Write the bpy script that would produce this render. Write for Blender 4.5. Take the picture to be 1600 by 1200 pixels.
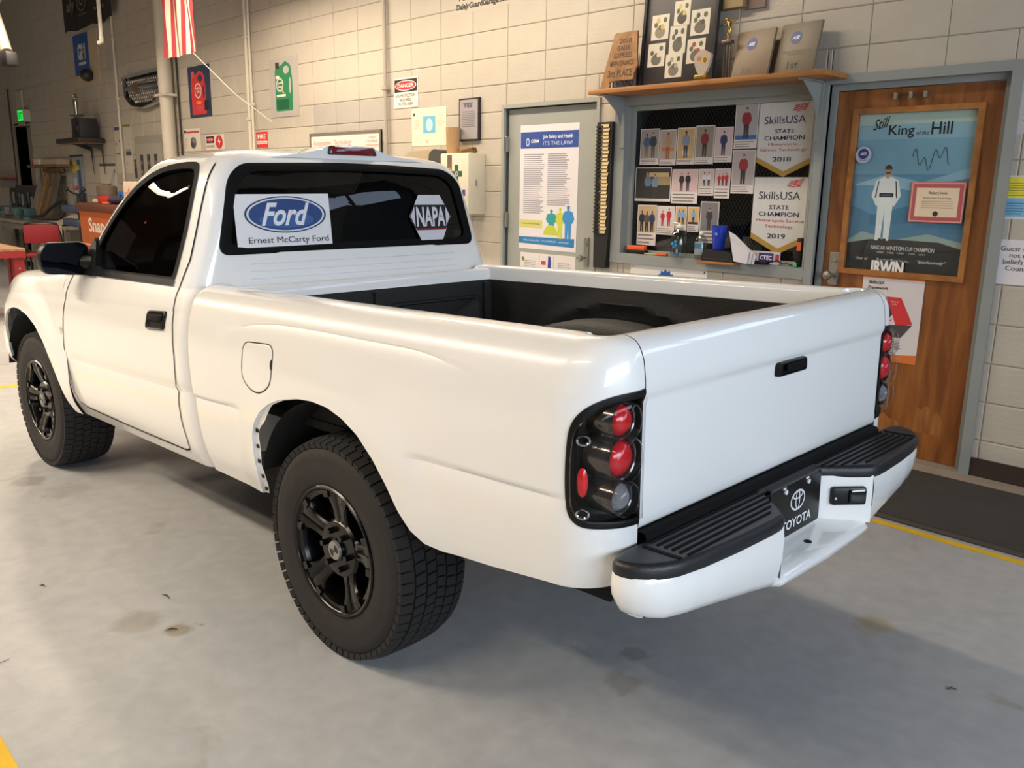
import bpy, bmesh, math, random
import numpy as np
from mathutils import Vector, Matrix
random.seed(7)
PI = math.pi
for _o in list(bpy.data.objects): bpy.data.objects.remove(_o)
SC = bpy.context.scene
COL = SC.collection

# ------------------------------------------------------------------ camera
CAMPOS = Vector((5.5043, -4.7640, 1.4553))
def cam_axes(yaw=-0.8091, pitch=0.2254, roll=-0.0147):
    ca, sa, cb, sb = math.cos(yaw), math.sin(yaw), math.cos(pitch), math.sin(pitch)
    f = Vector((sa*cb, ca*cb, -sb)); r0 = Vector((ca, -sa, 0)); d0 = f.cross(r0)
    return math.cos(roll)*r0 + math.sin(roll)*d0, -math.sin(roll)*r0 + math.cos(roll)*d0, f
_r, _d, _f = cam_axes()
FPX = 1343.27
cam = bpy.data.cameras.new('camera'); camo = bpy.data.objects.new('camera', cam); COL.objects.link(camo)
cam.sensor_width = 36; cam.sensor_fit = 'HORIZONTAL'; cam.lens = FPX/1600*36; cam.clip_start = .05
_m = Matrix.Identity(4)
for _i in range(3):
    _m[_i][0] = _r[_i]; _m[_i][1] = -_d[_i]; _m[_i][2] = -_f[_i]; _m[_i][3] = CAMPOS[_i]
camo.matrix_world = _m
SC.camera = camo
def project(p):
    q = Vector(p) - CAMPOS; z = q.dot(_f)
    if z < .05: return None
    return 800 + FPX*q.dot(_r)/z, 600 + FPX*q.dot(_d)/z, z

# ------------------------------------------------------------------ light and exposure
SC.view_settings.view_transform = 'Standard'; SC.view_settings.look = 'None'
SC.view_settings.gamma = 1.0; SC.view_settings.use_curve_mapping = False
SC.view_settings.exposure = 0.0
W = bpy.data.worlds.new('world'); SC.world = W; W.use_nodes = True
W.node_tree.nodes['Background'].inputs[0].default_value = (.75, .85, 1, 1)
W.node_tree.nodes['Background'].inputs[1].default_value = .6
def area(name, loc, rot, sx, sy, power, col):
    l = bpy.data.lights.new(name, 'AREA'); l.shape = 'RECTANGLE'; l.size = sx; l.size_y = sy
    l.energy = power; l.color = col
    o = bpy.data.objects.new(name, l); COL.objects.link(o); o.location = loc; o.rotation_euler = rot
    return o
WARM = (1.0, .845, .655)
# daylight entering through the window band of the big roll-up door to the right of the camera
area('daylight_through_garage_door', (9.5, -4.4, 2.2), (0, PI/2, 0), 1.5, 5.4, 300, (.74, .86, 1.0))
# ceiling fluorescent fixtures: (x, y, length, watts) -- the fixture bodies are built with the ceiling
LAMPS = [(-9.0, -5.0, 2.4, 90), (-5.0, -2.1, 2.4, 135), (-1.9, -1.3, 2.4, 118), (.9, -1.25, 2.4, 80),
         (-6.5, -6.2, 2.4, 150), (-2.8, -6.2, 2.4, 200), (.6, -6.2, 2.4, 205), (3.8, -6.6, 2.4, 85)]
LAMPZ = 3.62
for _i, (_x, _y, _l, _w) in enumerate(LAMPS):
    area('fluorescent_light', (_x, _y, LAMPZ-.03), (0, 0, 0), _l, .19, _w, WARM)

# ------------------------------------------------------------------ helpers
def lin(c):
    return tuple(((v/255)/12.92 if v/255 <= .04045 else ((v/255+.055)/1.055)**2.4) for v in c)
_mats = {}
def mat(rgb, rough=.6, metal=0., coat=0., emit=0., spec=.5, name=None, noise=0., nscale=8., bump=0., bscale=60.):
    key = (tuple(rgb), rough, metal, coat, emit, spec, noise, nscale, bump, bscale)
    if key in _mats: return _mats[key]
    m = bpy.data.materials.new(name or 'paint'); m.use_nodes = True
    nt = m.node_tree; b = nt.nodes['Principled BSDF']; c = lin(rgb)
    b.inputs['Base Color'].default_value = (*c, 1); b.inputs['Roughness'].default_value = rough
    b.inputs['Metallic'].default_value = metal; b.inputs['Coat Weight'].default_value = coat
    b.inputs['Coat Roughness'].default_value = .03; b.inputs['Specular IOR Level'].default_value = spec
    if emit:
        b.inputs['Emission Color'].default_value = (*c, 1); b.inputs['Emission Strength'].default_value = emit
    if noise or bump:
        tc = nt.nodes.new('ShaderNodeTexCoord')
    if noise:
        n = nt.nodes.new('ShaderNodeTexNoise'); n.inputs['Scale'].default_value = nscale; n.inputs['Detail'].default_value = 6
        r = nt.nodes.new('ShaderNodeMapRange'); r.inputs['From Min'].default_value = .3; r.inputs['From Max'].default_value = .7
        r.inputs['To Min'].default_value = 1-noise; r.inputs['To Max'].default_value = 1+noise*.5
        mx = nt.nodes.new('ShaderNodeVectorMath'); mx.operation = 'SCALE'; mx.inputs[0].default_value = c
        nt.links.new(tc.outputs['Object'], n.inputs['Vector']); nt.links.new(n.outputs['Fac'], r.inputs['Value'])
        nt.links.new(r.outputs[0], mx.inputs['Scale']); nt.links.new(mx.outputs[0], b.inputs['Base Color'])
    if bump:
        n2 = nt.nodes.new('ShaderNodeTexNoise'); n2.inputs['Scale'].default_value = bscale; n2.inputs['Detail'].default_value = 4
        bp = nt.nodes.new('ShaderNodeBump'); bp.inputs['Strength'].default_value = bump; bp.inputs['Distance'].default_value = .01
        nt.links.new(tc.outputs['Object'], n2.inputs['Vector']); nt.links.new(n2.outputs['Fac'], bp.inputs['Height'])
        nt.links.new(bp.outputs[0], b.inputs['Normal'])
    _mats[key] = m
    return m
def wood(rgb, dark, scale=(1, 1, 14), rough=.45, name='wood'):
    key = ('wood', tuple(rgb), tuple(dark), scale, rough)
    if key in _mats: return _mats[key]
    m = bpy.data.materials.new(name); m.use_nodes = True; nt = m.node_tree; b = nt.nodes['Principled BSDF']
    tc = nt.nodes.new('ShaderNodeTexCoord'); mp = nt.nodes.new('ShaderNodeMapping'); mp.inputs['Scale'].default_value = scale
    n = nt.nodes.new('ShaderNodeTexNoise'); n.inputs['Scale'].default_value = 3; n.inputs['Detail'].default_value = 8; n.inputs['Distortion'].default_value = .6
    r = nt.nodes.new('ShaderNodeValToRGB'); r.color_ramp.elements[0].position = .35; r.color_ramp.elements[1].position = .65
    r.color_ramp.elements[0].color = (*lin(dark), 1); r.color_ramp.elements[1].color = (*lin(rgb), 1)
    nt.links.new(tc.outputs['Object'], mp.inputs[0]); nt.links.new(mp.outputs[0], n.inputs['Vector'])
    nt.links.new(n.outputs['Fac'], r.inputs[0]); nt.links.new(r.outputs[0], b.inputs['Base Color'])
    b.inputs['Roughness'].default_value = rough
    _mats[key] = m
    return m
def glass(tint, rough=.0, ior=1.45, name='glass', refl=1.0):
    """thin pane: tinted see-through plus a sharp reflection"""
    key = ('glass', tint, rough, refl)
    if key in _mats: return _mats[key]
    m = bpy.data.materials.new(name); m.use_nodes = True; nt = m.node_tree
    for n in list(nt.nodes): nt.nodes.remove(n)
    o = nt.nodes.new('ShaderNodeOutputMaterial'); mx = nt.nodes.new('ShaderNodeMixShader')
    t = nt.nodes.new('ShaderNodeBsdfTransparent'); t.inputs[0].default_value = (*tint, 1)
    g = nt.nodes.new('ShaderNodeBsdfGlossy'); g.inputs['Roughness'].default_value = rough
    fr = nt.nodes.new('ShaderNodeFresnel'); fr.inputs['IOR'].default_value = ior
    geo = nt.nodes.new('ShaderNodeNewGeometry'); io = nt.nodes.new('ShaderNodeMapRange')   # same reflection from either side of the pane
    io.inputs['To Min'].default_value = ior; io.inputs['To Max'].default_value = 1/ior
    nt.links.new(geo.outputs['Backfacing'], io.inputs['Value']); nt.links.new(io.outputs[0], fr.inputs['IOR'])
    nt.links.new(fr.outputs[0], mx.inputs[0]); nt.links.new(t.outputs[0], mx.inputs[1]); nt.links.new(g.outputs[0], mx.inputs[2])
    nt.links.new(mx.outputs[0], o.inputs[0])
    _mats[key] = m
    return m

class MB:
    """collects geometry of ONE mesh"""
    def __init__(s): s.v = []; s.f = []; s.mi = []; s.cur = 0
    def face(s, idx): s.f.append(tuple(idx)); s.mi.append(s.cur)
    def pts(s, P):
        n = len(s.v); s.v.extend([tuple(p) for p in P]); return list(range(n, n+len(P)))
    def poly(s, P): s.face(s.pts(P)); return s
    def grid(s, rows, cu=False, cv=False, keep=None, flip=False):
        R, C = len(rows), len(rows[0]); b = len(s.v)
        for r in rows: s.v.extend([tuple(p) for p in r])
        for i in range(R if cv else R-1):
            for j in range(C if cu else C-1):
                q = (b+i*C+j, b+i*C+(j+1) % C, b+((i+1) % R)*C+(j+1) % C, b+((i+1) % R)*C+j)
                if keep:
                    c = [sum(s.v[k][a] for k in q)/4 for a in range(3)]
                    if not keep(c): continue
                s.face(q[::-1] if flip else q)
        return s
    def box(s, c, d, rz=0, M=None):
        x, y, z = d[0]/2, d[1]/2, d[2]/2; cr, sr = math.cos(rz), math.sin(rz)
        P = []
        for dz in (-z, z):
            for dx, dy in ((-x, -y), (x, -y), (x, y), (-x, y)):
                p = Vector((dx*cr-dy*sr, dx*sr+dy*cr, dz))
                if M is not None: p = M @ p
                P.append(Vector(c)+p)
        i = s.pts(P)
        for q in ((3, 2, 1, 0), (4, 5, 6, 7), (0, 1, 5, 4), (1, 2, 6, 5), (2, 3, 7, 6), (3, 0, 4, 7)): s.face([i[k] for k in q])
        return s
    def bx(s, x0, x1, y0, y1, z0, z1): return s.box(((x0+x1)/2, (y0+y1)/2, (z0+z1)/2), (x1-x0, y1-y0, z1-z0))
    def rbox(s, c, d, b=.004, M=None):
        """box with chamfered edges"""
        x, y, z = d[0]/2, d[1]/2, d[2]/2; b = min(b, x*.9, y*.9, z*.9)
        bm = bmesh.new(); bmesh.ops.create_cube(bm, size=1)
        for v in bm.verts: v.co = Vector((v.co.x*d[0], v.co.y*d[1], v.co.z*d[2]))
        bmesh.ops.bevel(bm, geom=bm.edges[:], offset=b, segments=2, affect='EDGES', profile=.5)
        bm.verts.index_update()
        i = s.pts([Vector(c)+(M @ v.co if M is not None else v.co) for v in bm.verts])
        for f in bm.faces: s.face([i[v.index] for v in f.verts])
        bm.free(); return s
    def cyl(s, p0, p1, r0, r1=None, n=16, caps=True):
        r1 = r0 if r1 is None else r1
        p0, p1 = Vector(p0), Vector(p1); a = (p1-p0).normalized()
        u = a.orthogonal().normalized(); w = a.cross(u)
        A = [p0+r0*(math.cos(t)*u+math.sin(t)*w) for t in [2*PI*k/n for k in range(n)]]
        B = [p1+r1*(math.cos(t)*u+math.sin(t)*w) for t in [2*PI*k/n for k in range(n)]]
        i, j = s.pts(A), s.pts(B)
        for k in range(n): s.face((i[k], i[(k+1) % n], j[(k+1) % n], j[k]))
        if caps: s.face(i[::-1]); s.face(j)
        return s
    def tube(s, path, r, n=8, closed=False):
        P = [Vector(p) for p in path]; rings = []; up = None
        for k, p in enumerate(P):
            a = (P[(k+1) % len(P)] if (closed or k < len(P)-1) else p) - (P[k-1] if (closed or k > 0) else p)
            a.normalize()
            if up is None: up = a.orthogonal().normalized()
            u = (up - a*up.dot(a)); u = u.normalized() if u.length > 1e-6 else a.orthogonal().normalized(); up = u
            w = a.cross(u); rr = r[k] if isinstance(r, (list, tuple)) else r
            rings.append([p+rr*(math.cos(2*PI*t/n)*u+math.sin(2*PI*t/n)*w) for t in range(n)])
        b = len(s.v); s.grid(rings, cu=True, cv=closed)
        if not closed:
            s.face([b+k for k in range(n)][::-1]); s.face([b+(len(P)-1)*n+k for k in range(n)])
        return s
    def lathe(s, prof, o=(0, 0, 0), axis='z', n=24, closed=False):
        """prof: list of (radius, height along the axis)"""
        rows = []
        for r, h in prof:
            row = []
            for k in range(n):
                c, q = r*math.cos(2*PI*k/n), r*math.sin(2*PI*k/n)
                p = {'z': (c, q, h), 'y': (c, h, q), 'x': (h, c, q)}[axis]
                row.append((o[0]+p[0], o[1]+p[1], o[2]+p[2]))
            rows.append(row)
        return s.grid(rows, cu=True, cv=closed)
    def sphere(s, c, r, n=12, sc=(1, 1, 1)):
        rows = []
        for i in range(n//2+1):
            t = PI*i/(n//2); rows.append([(c[0]+sc[0]*r*math.sin(t)*math.cos(2*PI*k/n), c[1]+sc[1]*r*math.sin(t)*math.sin(2*PI*k/n), c[2]+sc[2]*r*math.cos(t)) for k in range(n)])
        return s.grid(rows, cu=True)
    def prism(s, pts, f, d0, d1, caps=True):
        """2D outline pts, f(u,v,n)->point, extruded from n=d0 to n=d1"""
        a = s.pts([f(u, v, d0) for u, v in pts]); b = s.pts([f(u, v, d1) for u, v in pts]); n = len(pts)
        for k in range(n): s.face((a[k], a[(k+1) % n], b[(k+1) % n], b[k]))
        if caps: s.face(a[::-1]); s.face(b)
        return s
    def build(s, name, m, parent=None, loc=(0, 0, 0), smooth=None, fixn=True):
        me = bpy.data.meshes.new(name); me.from_pydata(s.v, [], s.f)
        for mm in (m if isinstance(m, (list, tuple)) else [m]): me.materials.append(mm)
        if any(s.mi): me.polygons.foreach_set('material_index', s.mi)
        if fixn:
            bm = bmesh.new(); bm.from_mesh(me); bmesh.ops.recalc_face_normals(bm, faces=bm.faces); bm.to_mesh(me); bm.free()
        if smooth:
            me.polygons.foreach_set('use_smooth', [True]*len(me.polygons)); me.set_sharp_from_angle(angle=math.radians(smooth))
        me.update()
        o = bpy.data.objects.new(name, me); COL.objects.link(o); o.location = loc
        if parent is not None: o.parent = parent
        return o
def tag(o, label, cat, group=None):
    o['label'] = label; o['category'] = cat
    if group: o['group'] = group
    return o
def thing(name, label, cat, loc=(0, 0, 0), rot=(0, 0, 0), group=None):
    o = bpy.data.objects.new(name, None); COL.objects.link(o); o.location = loc; o.rotation_euler = rot
    o.empty_display_size = .1
    return tag(o, label, cat, group)
def struct(o): o['kind'] = 'structure'; return o
def wallf(t): return lambda u, v, n=0: (u, -t-n, v)
# --- printing: flat coloured shapes and lettering -------------------------------------------
def flat(name, parent, polys, f, eps=.0004, rough=.5):
    """one mesh of flat printed shapes; polys = [(rgb, outline points)] drawn in order"""
    b = MB(); ms = []
    for k, (c, pts) in enumerate(polys):
        m = c if isinstance(c, bpy.types.Material) else mat(c, rough)
        if m not in ms: ms.append(m)
        b.cur = ms.index(m); b.poly([f(u, v, .0003+.0007*k/max(6, len(polys))) for u, v in pts])
    return b.build(name, ms, parent, fixn=False)
def R_(x0, z0, x1, z1): return [(x0, z0), (x1, z0), (x1, z1), (x0, z1)]
def E_(cx, cz, rx, rz, n=20, a0=0, a1=2*PI):
    full = abs(a1-a0-2*PI) < 1e-6
    return [(cx+rx*math.cos(a0+(a1-a0)*k/(n if full else n-1)), cz+rz*math.sin(a0+(a1-a0)*k/(n if full else n-1))) for k in range(n)]
TEXTS = []
def text(parent, s, u0, v0, w, h, rgb, f, bold=0., shear=0., name='lettering', n=.0012, arc=None):
    """lettering fitted into the rectangle u0..u0+w, v0..v0+h of frame f"""
    c = bpy.data.curves.new('lettering', 'FONT'); c.body = s; c.size = 1; c.resolution_u = 3; c.offset = bold; c.shear = shear
    c.space_line = .95; c.align_x = 'CENTER'
    o = bpy.data.objects.new('tmp_text', c); COL.objects.link(o)
    TEXTS.append((o, parent, u0, v0, w, h, rgb if isinstance(rgb, bpy.types.Material) else mat(rgb, .5), f, name, n, arc))
def finish_texts():
    bpy.context.view_layer.update(); dg = bpy.context.evaluated_depsgraph_get()
    out = []
    for t in TEXTS:
        me = bpy.data.meshes.new_from_object(t[0].evaluated_get(dg)); out.append(me)
    for (o, parent, u0, v0, w, h, m, f, name, n, arc), me in zip(TEXTS, out):
        V = [v.co.copy() for v in me.vertices]
        if V:
            x0, x1 = min(v.x for v in V), max(v.x for v in V); y0, y1 = min(v.y for v in V), max(v.y for v in V)
            for v, q in zip(me.vertices, V):
                a, b_ = (q.x-x0)/max(x1-x0, 1e-6), (q.y-y0)/max(y1-y0, 1e-6)
                uu, vv = u0+w*a, v0+h*b_
                if arc: vv += arc(a)
                v.co = f(uu, vv, n)
        me.materials.clear(); me.materials.append(m); me.name = name
        ob = bpy.data.objects.new(name, me); COL.objects.link(ob); ob.parent = parent
        bpy.data.objects.remove(o)
def greek(x0, x1, z0, z1, n, rgb=(90, 90, 95), ragged=.25, th=.5):
    """lines of small print too small to read"""
    out = []; p = (z1-z0)/n
    for k in range(n):
        e = x1-(x1-x0)*ragged*random.random()
        out.append((rgb, R_(x0, z1-(k+1)*p+p*(1-th)/2, e, z1-k*p-p*(1-th)/2)))
    return out
def pchip(xs, ys):
    xs, ys = np.array(xs, float), np.array(ys, float); h = np.diff(xs); d = np.diff(ys)/h; m = np.zeros(len(xs))
    for i in range(1, len(xs)-1):
        if d[i-1]*d[i] > 0:
            w1, w2 = 2*h[i]+h[i-1], h[i]+2*h[i-1]; m[i] = (w1+w2)/(w1/d[i-1]+w2/d[i])
    m[0], m[-1] = d[0], d[-1]
    xl, yl, ml, hl = xs.tolist(), ys.tolist(), m.tolist(), h.tolist()
    import bisect
    def F(x):
        if x <= xl[0]: return yl[0]
        if x >= xl[-1]: return yl[-1]
        i = min(max(bisect.bisect_right(xl, x)-1, 0), len(hl)-1); t = (x-xl[i])/hl[i]; H = hl[i]
        return (1+2*t)*(1-t)**2*yl[i]+t*(1-t)**2*H*ml[i]+t*t*(3-2*t)*yl[i+1]+t*t*(t-1)*H*ml[i+1]
    return F
def sm(t): t = min(1., max(0., t)); return t*t*(3-2*t)
def inside(p, poly):
    x, y = p; c = False; j = len(poly)-1
    for i in range(len(poly)):
        xi, yi = poly[i]; xj, yj = poly[j]
        if (yi > y) != (yj > y) and x < (xj-xi)*(y-yi)/(yj-yi)+xi: c = not c
        j = i
    return c
def resample(P, step, closed=False):
    P = [Vector(p) for p in P]
    if closed: P = P+[P[0]]
    L = [0.]
    for a, b in zip(P, P[1:]): L.append(L[-1]+(b-a).length)
    n = max(2, int(round(L[-1]/step))); out = []; k = 0
    for i in range(n if closed else n+1):
        t = L[-1]*i/n
        while k < len(L)-2 and L[k+1] < t: k += 1
        q = (t-L[k])/max(1e-9, L[k+1]-L[k]); out.append(P[k].lerp(P[k+1], q))
    return out
def round_poly(P, rad, n=6):
    """rounds corners of a 2D polygon; rad: number or list"""
    out = []; m = len(P)
    for i in range(m):
        p = Vector(P[i]); a = Vector(P[i-1])-p; b = Vector(P[(i+1) % m])-p; r = rad[i] if isinstance(rad, (list, tuple)) else rad
        d = min(r, a.length*.48, b.length*.48)
        if d < 1e-5: out.append(tuple(p)); continue
        A, B = p+a.normalized()*d, p+b.normalized()*d
        for k in range(n+1):
            t = k/n; out.append(tuple((1-t)**2*A+2*t*(1-t)*p+t*t*B))
    return out

# ================================================================== the room
STAINS = [(2.72, -3.84, .10, (.80, .76, .70)), (2.86, -3.76, .05, (.72, .64, .52)), (4.42, -1.98, .085, (.96, .84, .62)), (4.05, -2.9, .07, (.74, .72, .70)), (3.98, -2.75, .05, (.78, .75, .72)), (4.55, -3.3, .06, (.80, .78, .76)), (.95, -3.70, .10, (.74, .72, .68)), (1.2, -3.62, .12, (.84, .82, .80))]
def concrete():
    m = bpy.data.materials.new('painted_concrete'); m.use_nodes = True; nt = m.node_tree; b = nt.nodes['Principled BSDF']
    tc = nt.nodes.new('ShaderNodeTexCoord')
    def noise(scale, det=6, dist=0.):
        n = nt.nodes.new('ShaderNodeTexNoise'); n.inputs['Scale'].default_value = scale; n.inputs['Detail'].default_value = det
        n.inputs['Distortion'].default_value = dist; nt.links.new(tc.outputs['Object'], n.inputs['Vector']); return n
    def ramp(src, p0, p1, c0, c1):
        r = nt.nodes.new('ShaderNodeValToRGB'); r.color_ramp.elements[0].position = p0; r.color_ramp.elements[1].position = p1
        r.color_ramp.elements[0].color = (*c0, 1); r.color_ramp.elements[1].color = (*c1, 1); nt.links.new(src.outputs['Fac'], r.inputs[0]); return r
    base = ramp(noise(.9, 5), .3, .7, lin((164, 165, 167)), lin((182, 182, 181)))
    fine = ramp(noise(14, 8, .4), .3, .75, (.88, .88, .88), (1.05, 1.05, 1.05))
    wear = ramp(noise(2.3, 7, 1.2), .66, .73, (1, 1, 1), (.80, .74, .64))
    spots = ramp(noise(7.5, 3, .2), .73, .78, (1, 1, 1), (.66, .58, .48))
    def mul(a, c):
        x = nt.nodes.new('ShaderNodeMix'); x.data_type = 'RGBA'; x.blend_type = 'MULTIPLY'; x.inputs[0].default_value = 1
        nt.links.new(a, x.inputs[6]); nt.links.new(c, x.inputs[7]); return x.outputs[2]
    o = mul(mul(mul(base.outputs[0], fine.outputs[0]), wear.outputs[0]), spots.outputs[0])
    for (sx, sy, sr, sc) in STAINS:                                     # ragged old stains, each with a place and shape of its own
        d = nt.nodes.new('ShaderNodeVectorMath'); d.operation = 'DISTANCE'; d.inputs[1].default_value = (sx, sy, 0)
        nt.links.new(tc.outputs['Object'], d.inputs[0])
        a = nt.nodes.new('ShaderNodeMath'); a.operation = 'MULTIPLY_ADD'; a.inputs[1].default_value = sr*1.6; nt.links.new(noise(9, 5, .8).outputs['Fac'], a.inputs[0]); nt.links.new(d.outputs['Value'], a.inputs[2])
        r = nt.nodes.new('ShaderNodeMapRange'); r.inputs['From Min'].default_value = sr*1.35; r.inputs['From Max'].default_value = sr*1.75; nt.links.new(a.outputs[0], r.inputs['Value'])
        x = nt.nodes.new('ShaderNodeMix'); x.data_type = 'RGBA'; x.inputs[6].default_value = (*sc, 1); x.inputs[7].default_value = (1, 1, 1, 1); nt.links.new(r.outputs[0], x.inputs[0])
        o = mul(o, x.outputs[2])
    nt.links.new(o, b.inputs['Base Color'])
    rr = nt.nodes.new('ShaderNodeMapRange'); rr.inputs['To Min'].default_value = .28; rr.inputs['To Max'].default_value = .52
    nt.links.new(noise(3.1, 6).outputs['Fac'], rr.inputs['Value']); nt.links.new(rr.outputs[0], b.inputs['Roughness'])
    bp = nt.nodes.new('ShaderNodeBump'); bp.inputs['Strength'].default_value = .06; bp.inputs['Distance'].default_value = .01
    nt.links.new(noise(45, 5).outputs['Fac'], bp.inputs['Height']); nt.links.new(bp.outputs[0], b.inputs['Normal'])
    return m
XL, XR, YF, ZC = -16.0, 9.6, -10.5, 4.7
fl = MB(); fl.bx(XL, XR, YF, .6, -.1, 0)
struct(fl.build('floor', concrete()))
M_CEIL = mat((92, 86, 78), .9)
struct(MB().bx(XL, XR, YF, .6, ZC, ZC+.1).build('ceiling', M_CEIL))
M_WALL = mat((196, 190, 180), .75, noise=.05, nscale=2.5)
struct(MB().bx(XL-.1, XL, YF, .6, 0, ZC).build('wall_left', M_WALL))
struct(MB().bx(XL, XR, YF-.1, YF, 0, ZC).build('wall_front', mat((112, 106, 98), .85, noise=.05, nscale=2.5)))
# right wall with the roll-up door opening that lets the daylight in
wr = MB(); GY0, GY1, GZ = -7.15, -1.65, 3.55
wr.bx(XR, XR+.2, YF, GY0, 0, ZC); wr.bx(XR, XR+.2, GY1, .6, 0, ZC); wr.bx(XR, XR+.2, GY0, GY1, GZ, ZC); wr.bx(XR+.04, XR+.1, GY0, GY1, 0, 1.42); wr.bx(XR+.04, XR+.1, GY0, GY1, 2.98, GZ)
for _k in range(7): wr.bx(XR+.04, XR+.1, GY0+5.5*_k/6-.03, GY0+5.5*_k/6+.03, 1.42, 2.98)
struct(wr.build('wall_right', M_WALL))
tr = MB()
tr.bx(XR-.06, XR, GY0-.12, GY0, 0, GZ+.12); tr.bx(XR-.06, XR, GY1, GY1+.12, 0, GZ+.12); tr.bx(XR-.06, XR, GY0, GY1, GZ, GZ+.12)
struct(tr.build('trim_1', mat((120, 122, 122), .5)))

# second roll-up door in the back wall, right of the picture, with a band of daylit panes
d4 = struct(MB().bx(4.75, 8.9, -.03, 0, .002, 3.3).build('door_4', mat((64, 64, 66), .6)))
for _k in range(4): MB().bx(4.95+.98*_k, 5.82+.98*_k, -.034, -.03, 2.12, 2.50).build('door_pane', mat((205, 225, 255), .3, emit=3.0), d4)
# back wall of painted concrete blocks in stack bond; openings: (x0, x1, z0, z1)
BW, BH, ZOFF = .4064, .2032, -.007
OPEN = [(3.05, 3.985, 0, 2.035), (.395, 1.345, 0, 2.045), (1.575, 3.02, .985, 2.03), (-13.09, -12.12, 0, 2.42)]
def cut(r, o):
    x0, x1, z0, z1 = r; a0, a1, b0, b1 = o
    if a0 >= x1 or a1 <= x0 or b0 >= z1 or b1 <= z0: return [r]
    out = []
    if a0 > x0: out.append((x0, a0, z0, z1))
    if a1 < x1: out.append((a1, x1, z0, z1))
    m0, m1 = max(x0, a0), min(x1, a1)
    if b0 > z0: out.append((m0, m1, z0, b0))
    if b1 < z1: out.append((m0, m1, b1, z1))
    return out
M_BLOCK = mat((186, 177, 163), .62, noise=.06, nscale=3, bump=.25, bscale=55, name='painted_block')
M_BLOCK2 = mat((172, 165, 157), .62, noise=.05, nscale=3, bump=.25, bscale=55, name='greyer_painted_block')
M_MORTAR = mat((160, 150, 136), .8)
core = [(XL, XR, 0, ZC)]
for o in OPEN: core = [q for r in core for q in cut(r, o)]
wb = MB()
for x0, x1, z0, z1 in core: wb.bx(x0, x1, .006, .2, z0, z1)
wall_back = struct(wb.build('wall_back', M_MORTAR))
blocks = []
for c in range(int(math.floor(XL/BW)), int(math.ceil(XR/BW))):
    for r in range(0, int(ZC/BH)+1):
        rs = [(max(XL, c*BW), min(XR, (c+1)*BW), max(0, ZOFF+r*BH), min(ZC, ZOFF+(r+1)*BH))]
        for o in OPEN: rs = [q for a in rs for q in cut(a, o)]
        blocks += [a for a in rs if a[1]-a[0] > .02 and a[3]-a[2] > .02]
def block_geo(w, h, b=None, o=(0, 0, 0)):
    b = b or MB(); j, e, d = .0022, .005, .006
    P = [(j, d, j), (w-j, d, j), (w-j, d, h-j), (j, d, h-j), (j, .003, j), (w-j, .003, j), (w-j, .003, h-j), (j, .003, h-j),
         (j+e, 0, j+e), (w-j-e, 0, j+e), (w-j-e, 0, h-j-e), (j+e, 0, h-j-e)]
    i = b.pts([(p[0]+o[0], p[1]+o[1], p[2]+o[2]) for p in P])
    for k in range(4):
        n = (k+1) % 4
        b.face((i[k], i[n], i[4+n], i[4+k])); b.face((i[4+k], i[4+n], i[8+n], i[8+k]))
    b.face([i[8], i[9], i[10], i[11]]); return b
def behind_truck(u, v):
    poly = [(30, 430), (150, 380), (235, 245), (330, 232), (600, 235), (690, 260), (760, 420), (1385, 465), (1385, 640), (1430, 690), (1000, 950), (0, 740)]
    return inside((u, v), poly)
def blk_key(a):
    p = project(((a[0]+a[1])/2, 0, (a[2]+a[3])/2))
    if p is None or not (-20 < p[0] < 1620 and -20 < p[1] < 1220) or behind_truck(p[0], p[1]): return 0
    return (a[1]-a[0])*(a[3]-a[2])/p[2]**3
blocks.sort(key=blk_key, reverse=True)
cache = {}
def is_patch(a): return -2.5 < (a[0]+a[1])/2 < -1.2 and 1.6 < (a[2]+a[3])/2 < 2.28
for a in blocks[:300]:
    w, h = round(a[1]-a[0], 4), round(a[3]-a[2], 4); m = M_BLOCK2 if is_patch(a) else M_BLOCK
    k = (w, h, m.name)
    if k not in cache:
        o = block_geo(w, h).build('block', m, wall_back, fixn=False); cache[k] = o.data
    else:
        o = bpy.data.objects.new('block', cache[k]); COL.objects.link(o); o.parent = wall_back
    o.location = (a[0], 0, a[2])
rest = MB()
for a in blocks[300:]:
    rest.cur = 1 if is_patch(a) else 0
    block_geo(a[1]-a[0], a[3]-a[2], rest, (a[0], 0, a[2]))
o = rest.build('block_field', [M_BLOCK, M_BLOCK2], wall_back, fixn=False); o['kind'] = 'stuff'
# baseboard, strip of bare concrete, mat and floor lines
M_BASE = mat((58, 44, 38), .5)
bb = MB()
for x0, x1 in ((XL, -13.09), (-12.12, .34), (1.40, 3.0), (4.04, 4.75), (8.9, XR)): bb.bx(x0, x1, -.012, 0, 0, .10)
struct(bb.build('baseboard_back', M_BASE))
struct(MB().bx(1.35, XR, -.14, -.012, 0, .003).build('trim_2', mat((150, 138, 122), .8, noise=.15, nscale=6)))
M_MAT = mat((58, 55, 52), .85, noise=.18, nscale=4, bump=.6, bscale=120)
t = thing('floor_mat', 'long black rubber walk-off mat on the floor before the wooden door', 'mat', (4.9, -.55, 0))
MB().rbox((0, 0, .006), (5.2, .76, .012), .004).build('rubber_top', M_MAT, t)
MB().rbox((0, -.40, .004), (5.2, .045, .008), .003).build('edge_strip', mat((72, 64, 56), .8), t)
M_YEL = mat((224, 180, 20), .5, noise=.12, nscale=9)
def stripe(lbl, x0, x1, y0, y1):
    tag(MB().bx(x0, x1, y0, y1, 0, .0015).build('floor_line', M_YEL), lbl, 'floor line')
stripe('yellow painted floor line beside the black mat', 1.0, XR, -1.052, -1.005)
stripe('wide yellow floor line in the near left corner', -1.40, 4.2, -4.47, -4.345)
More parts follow.
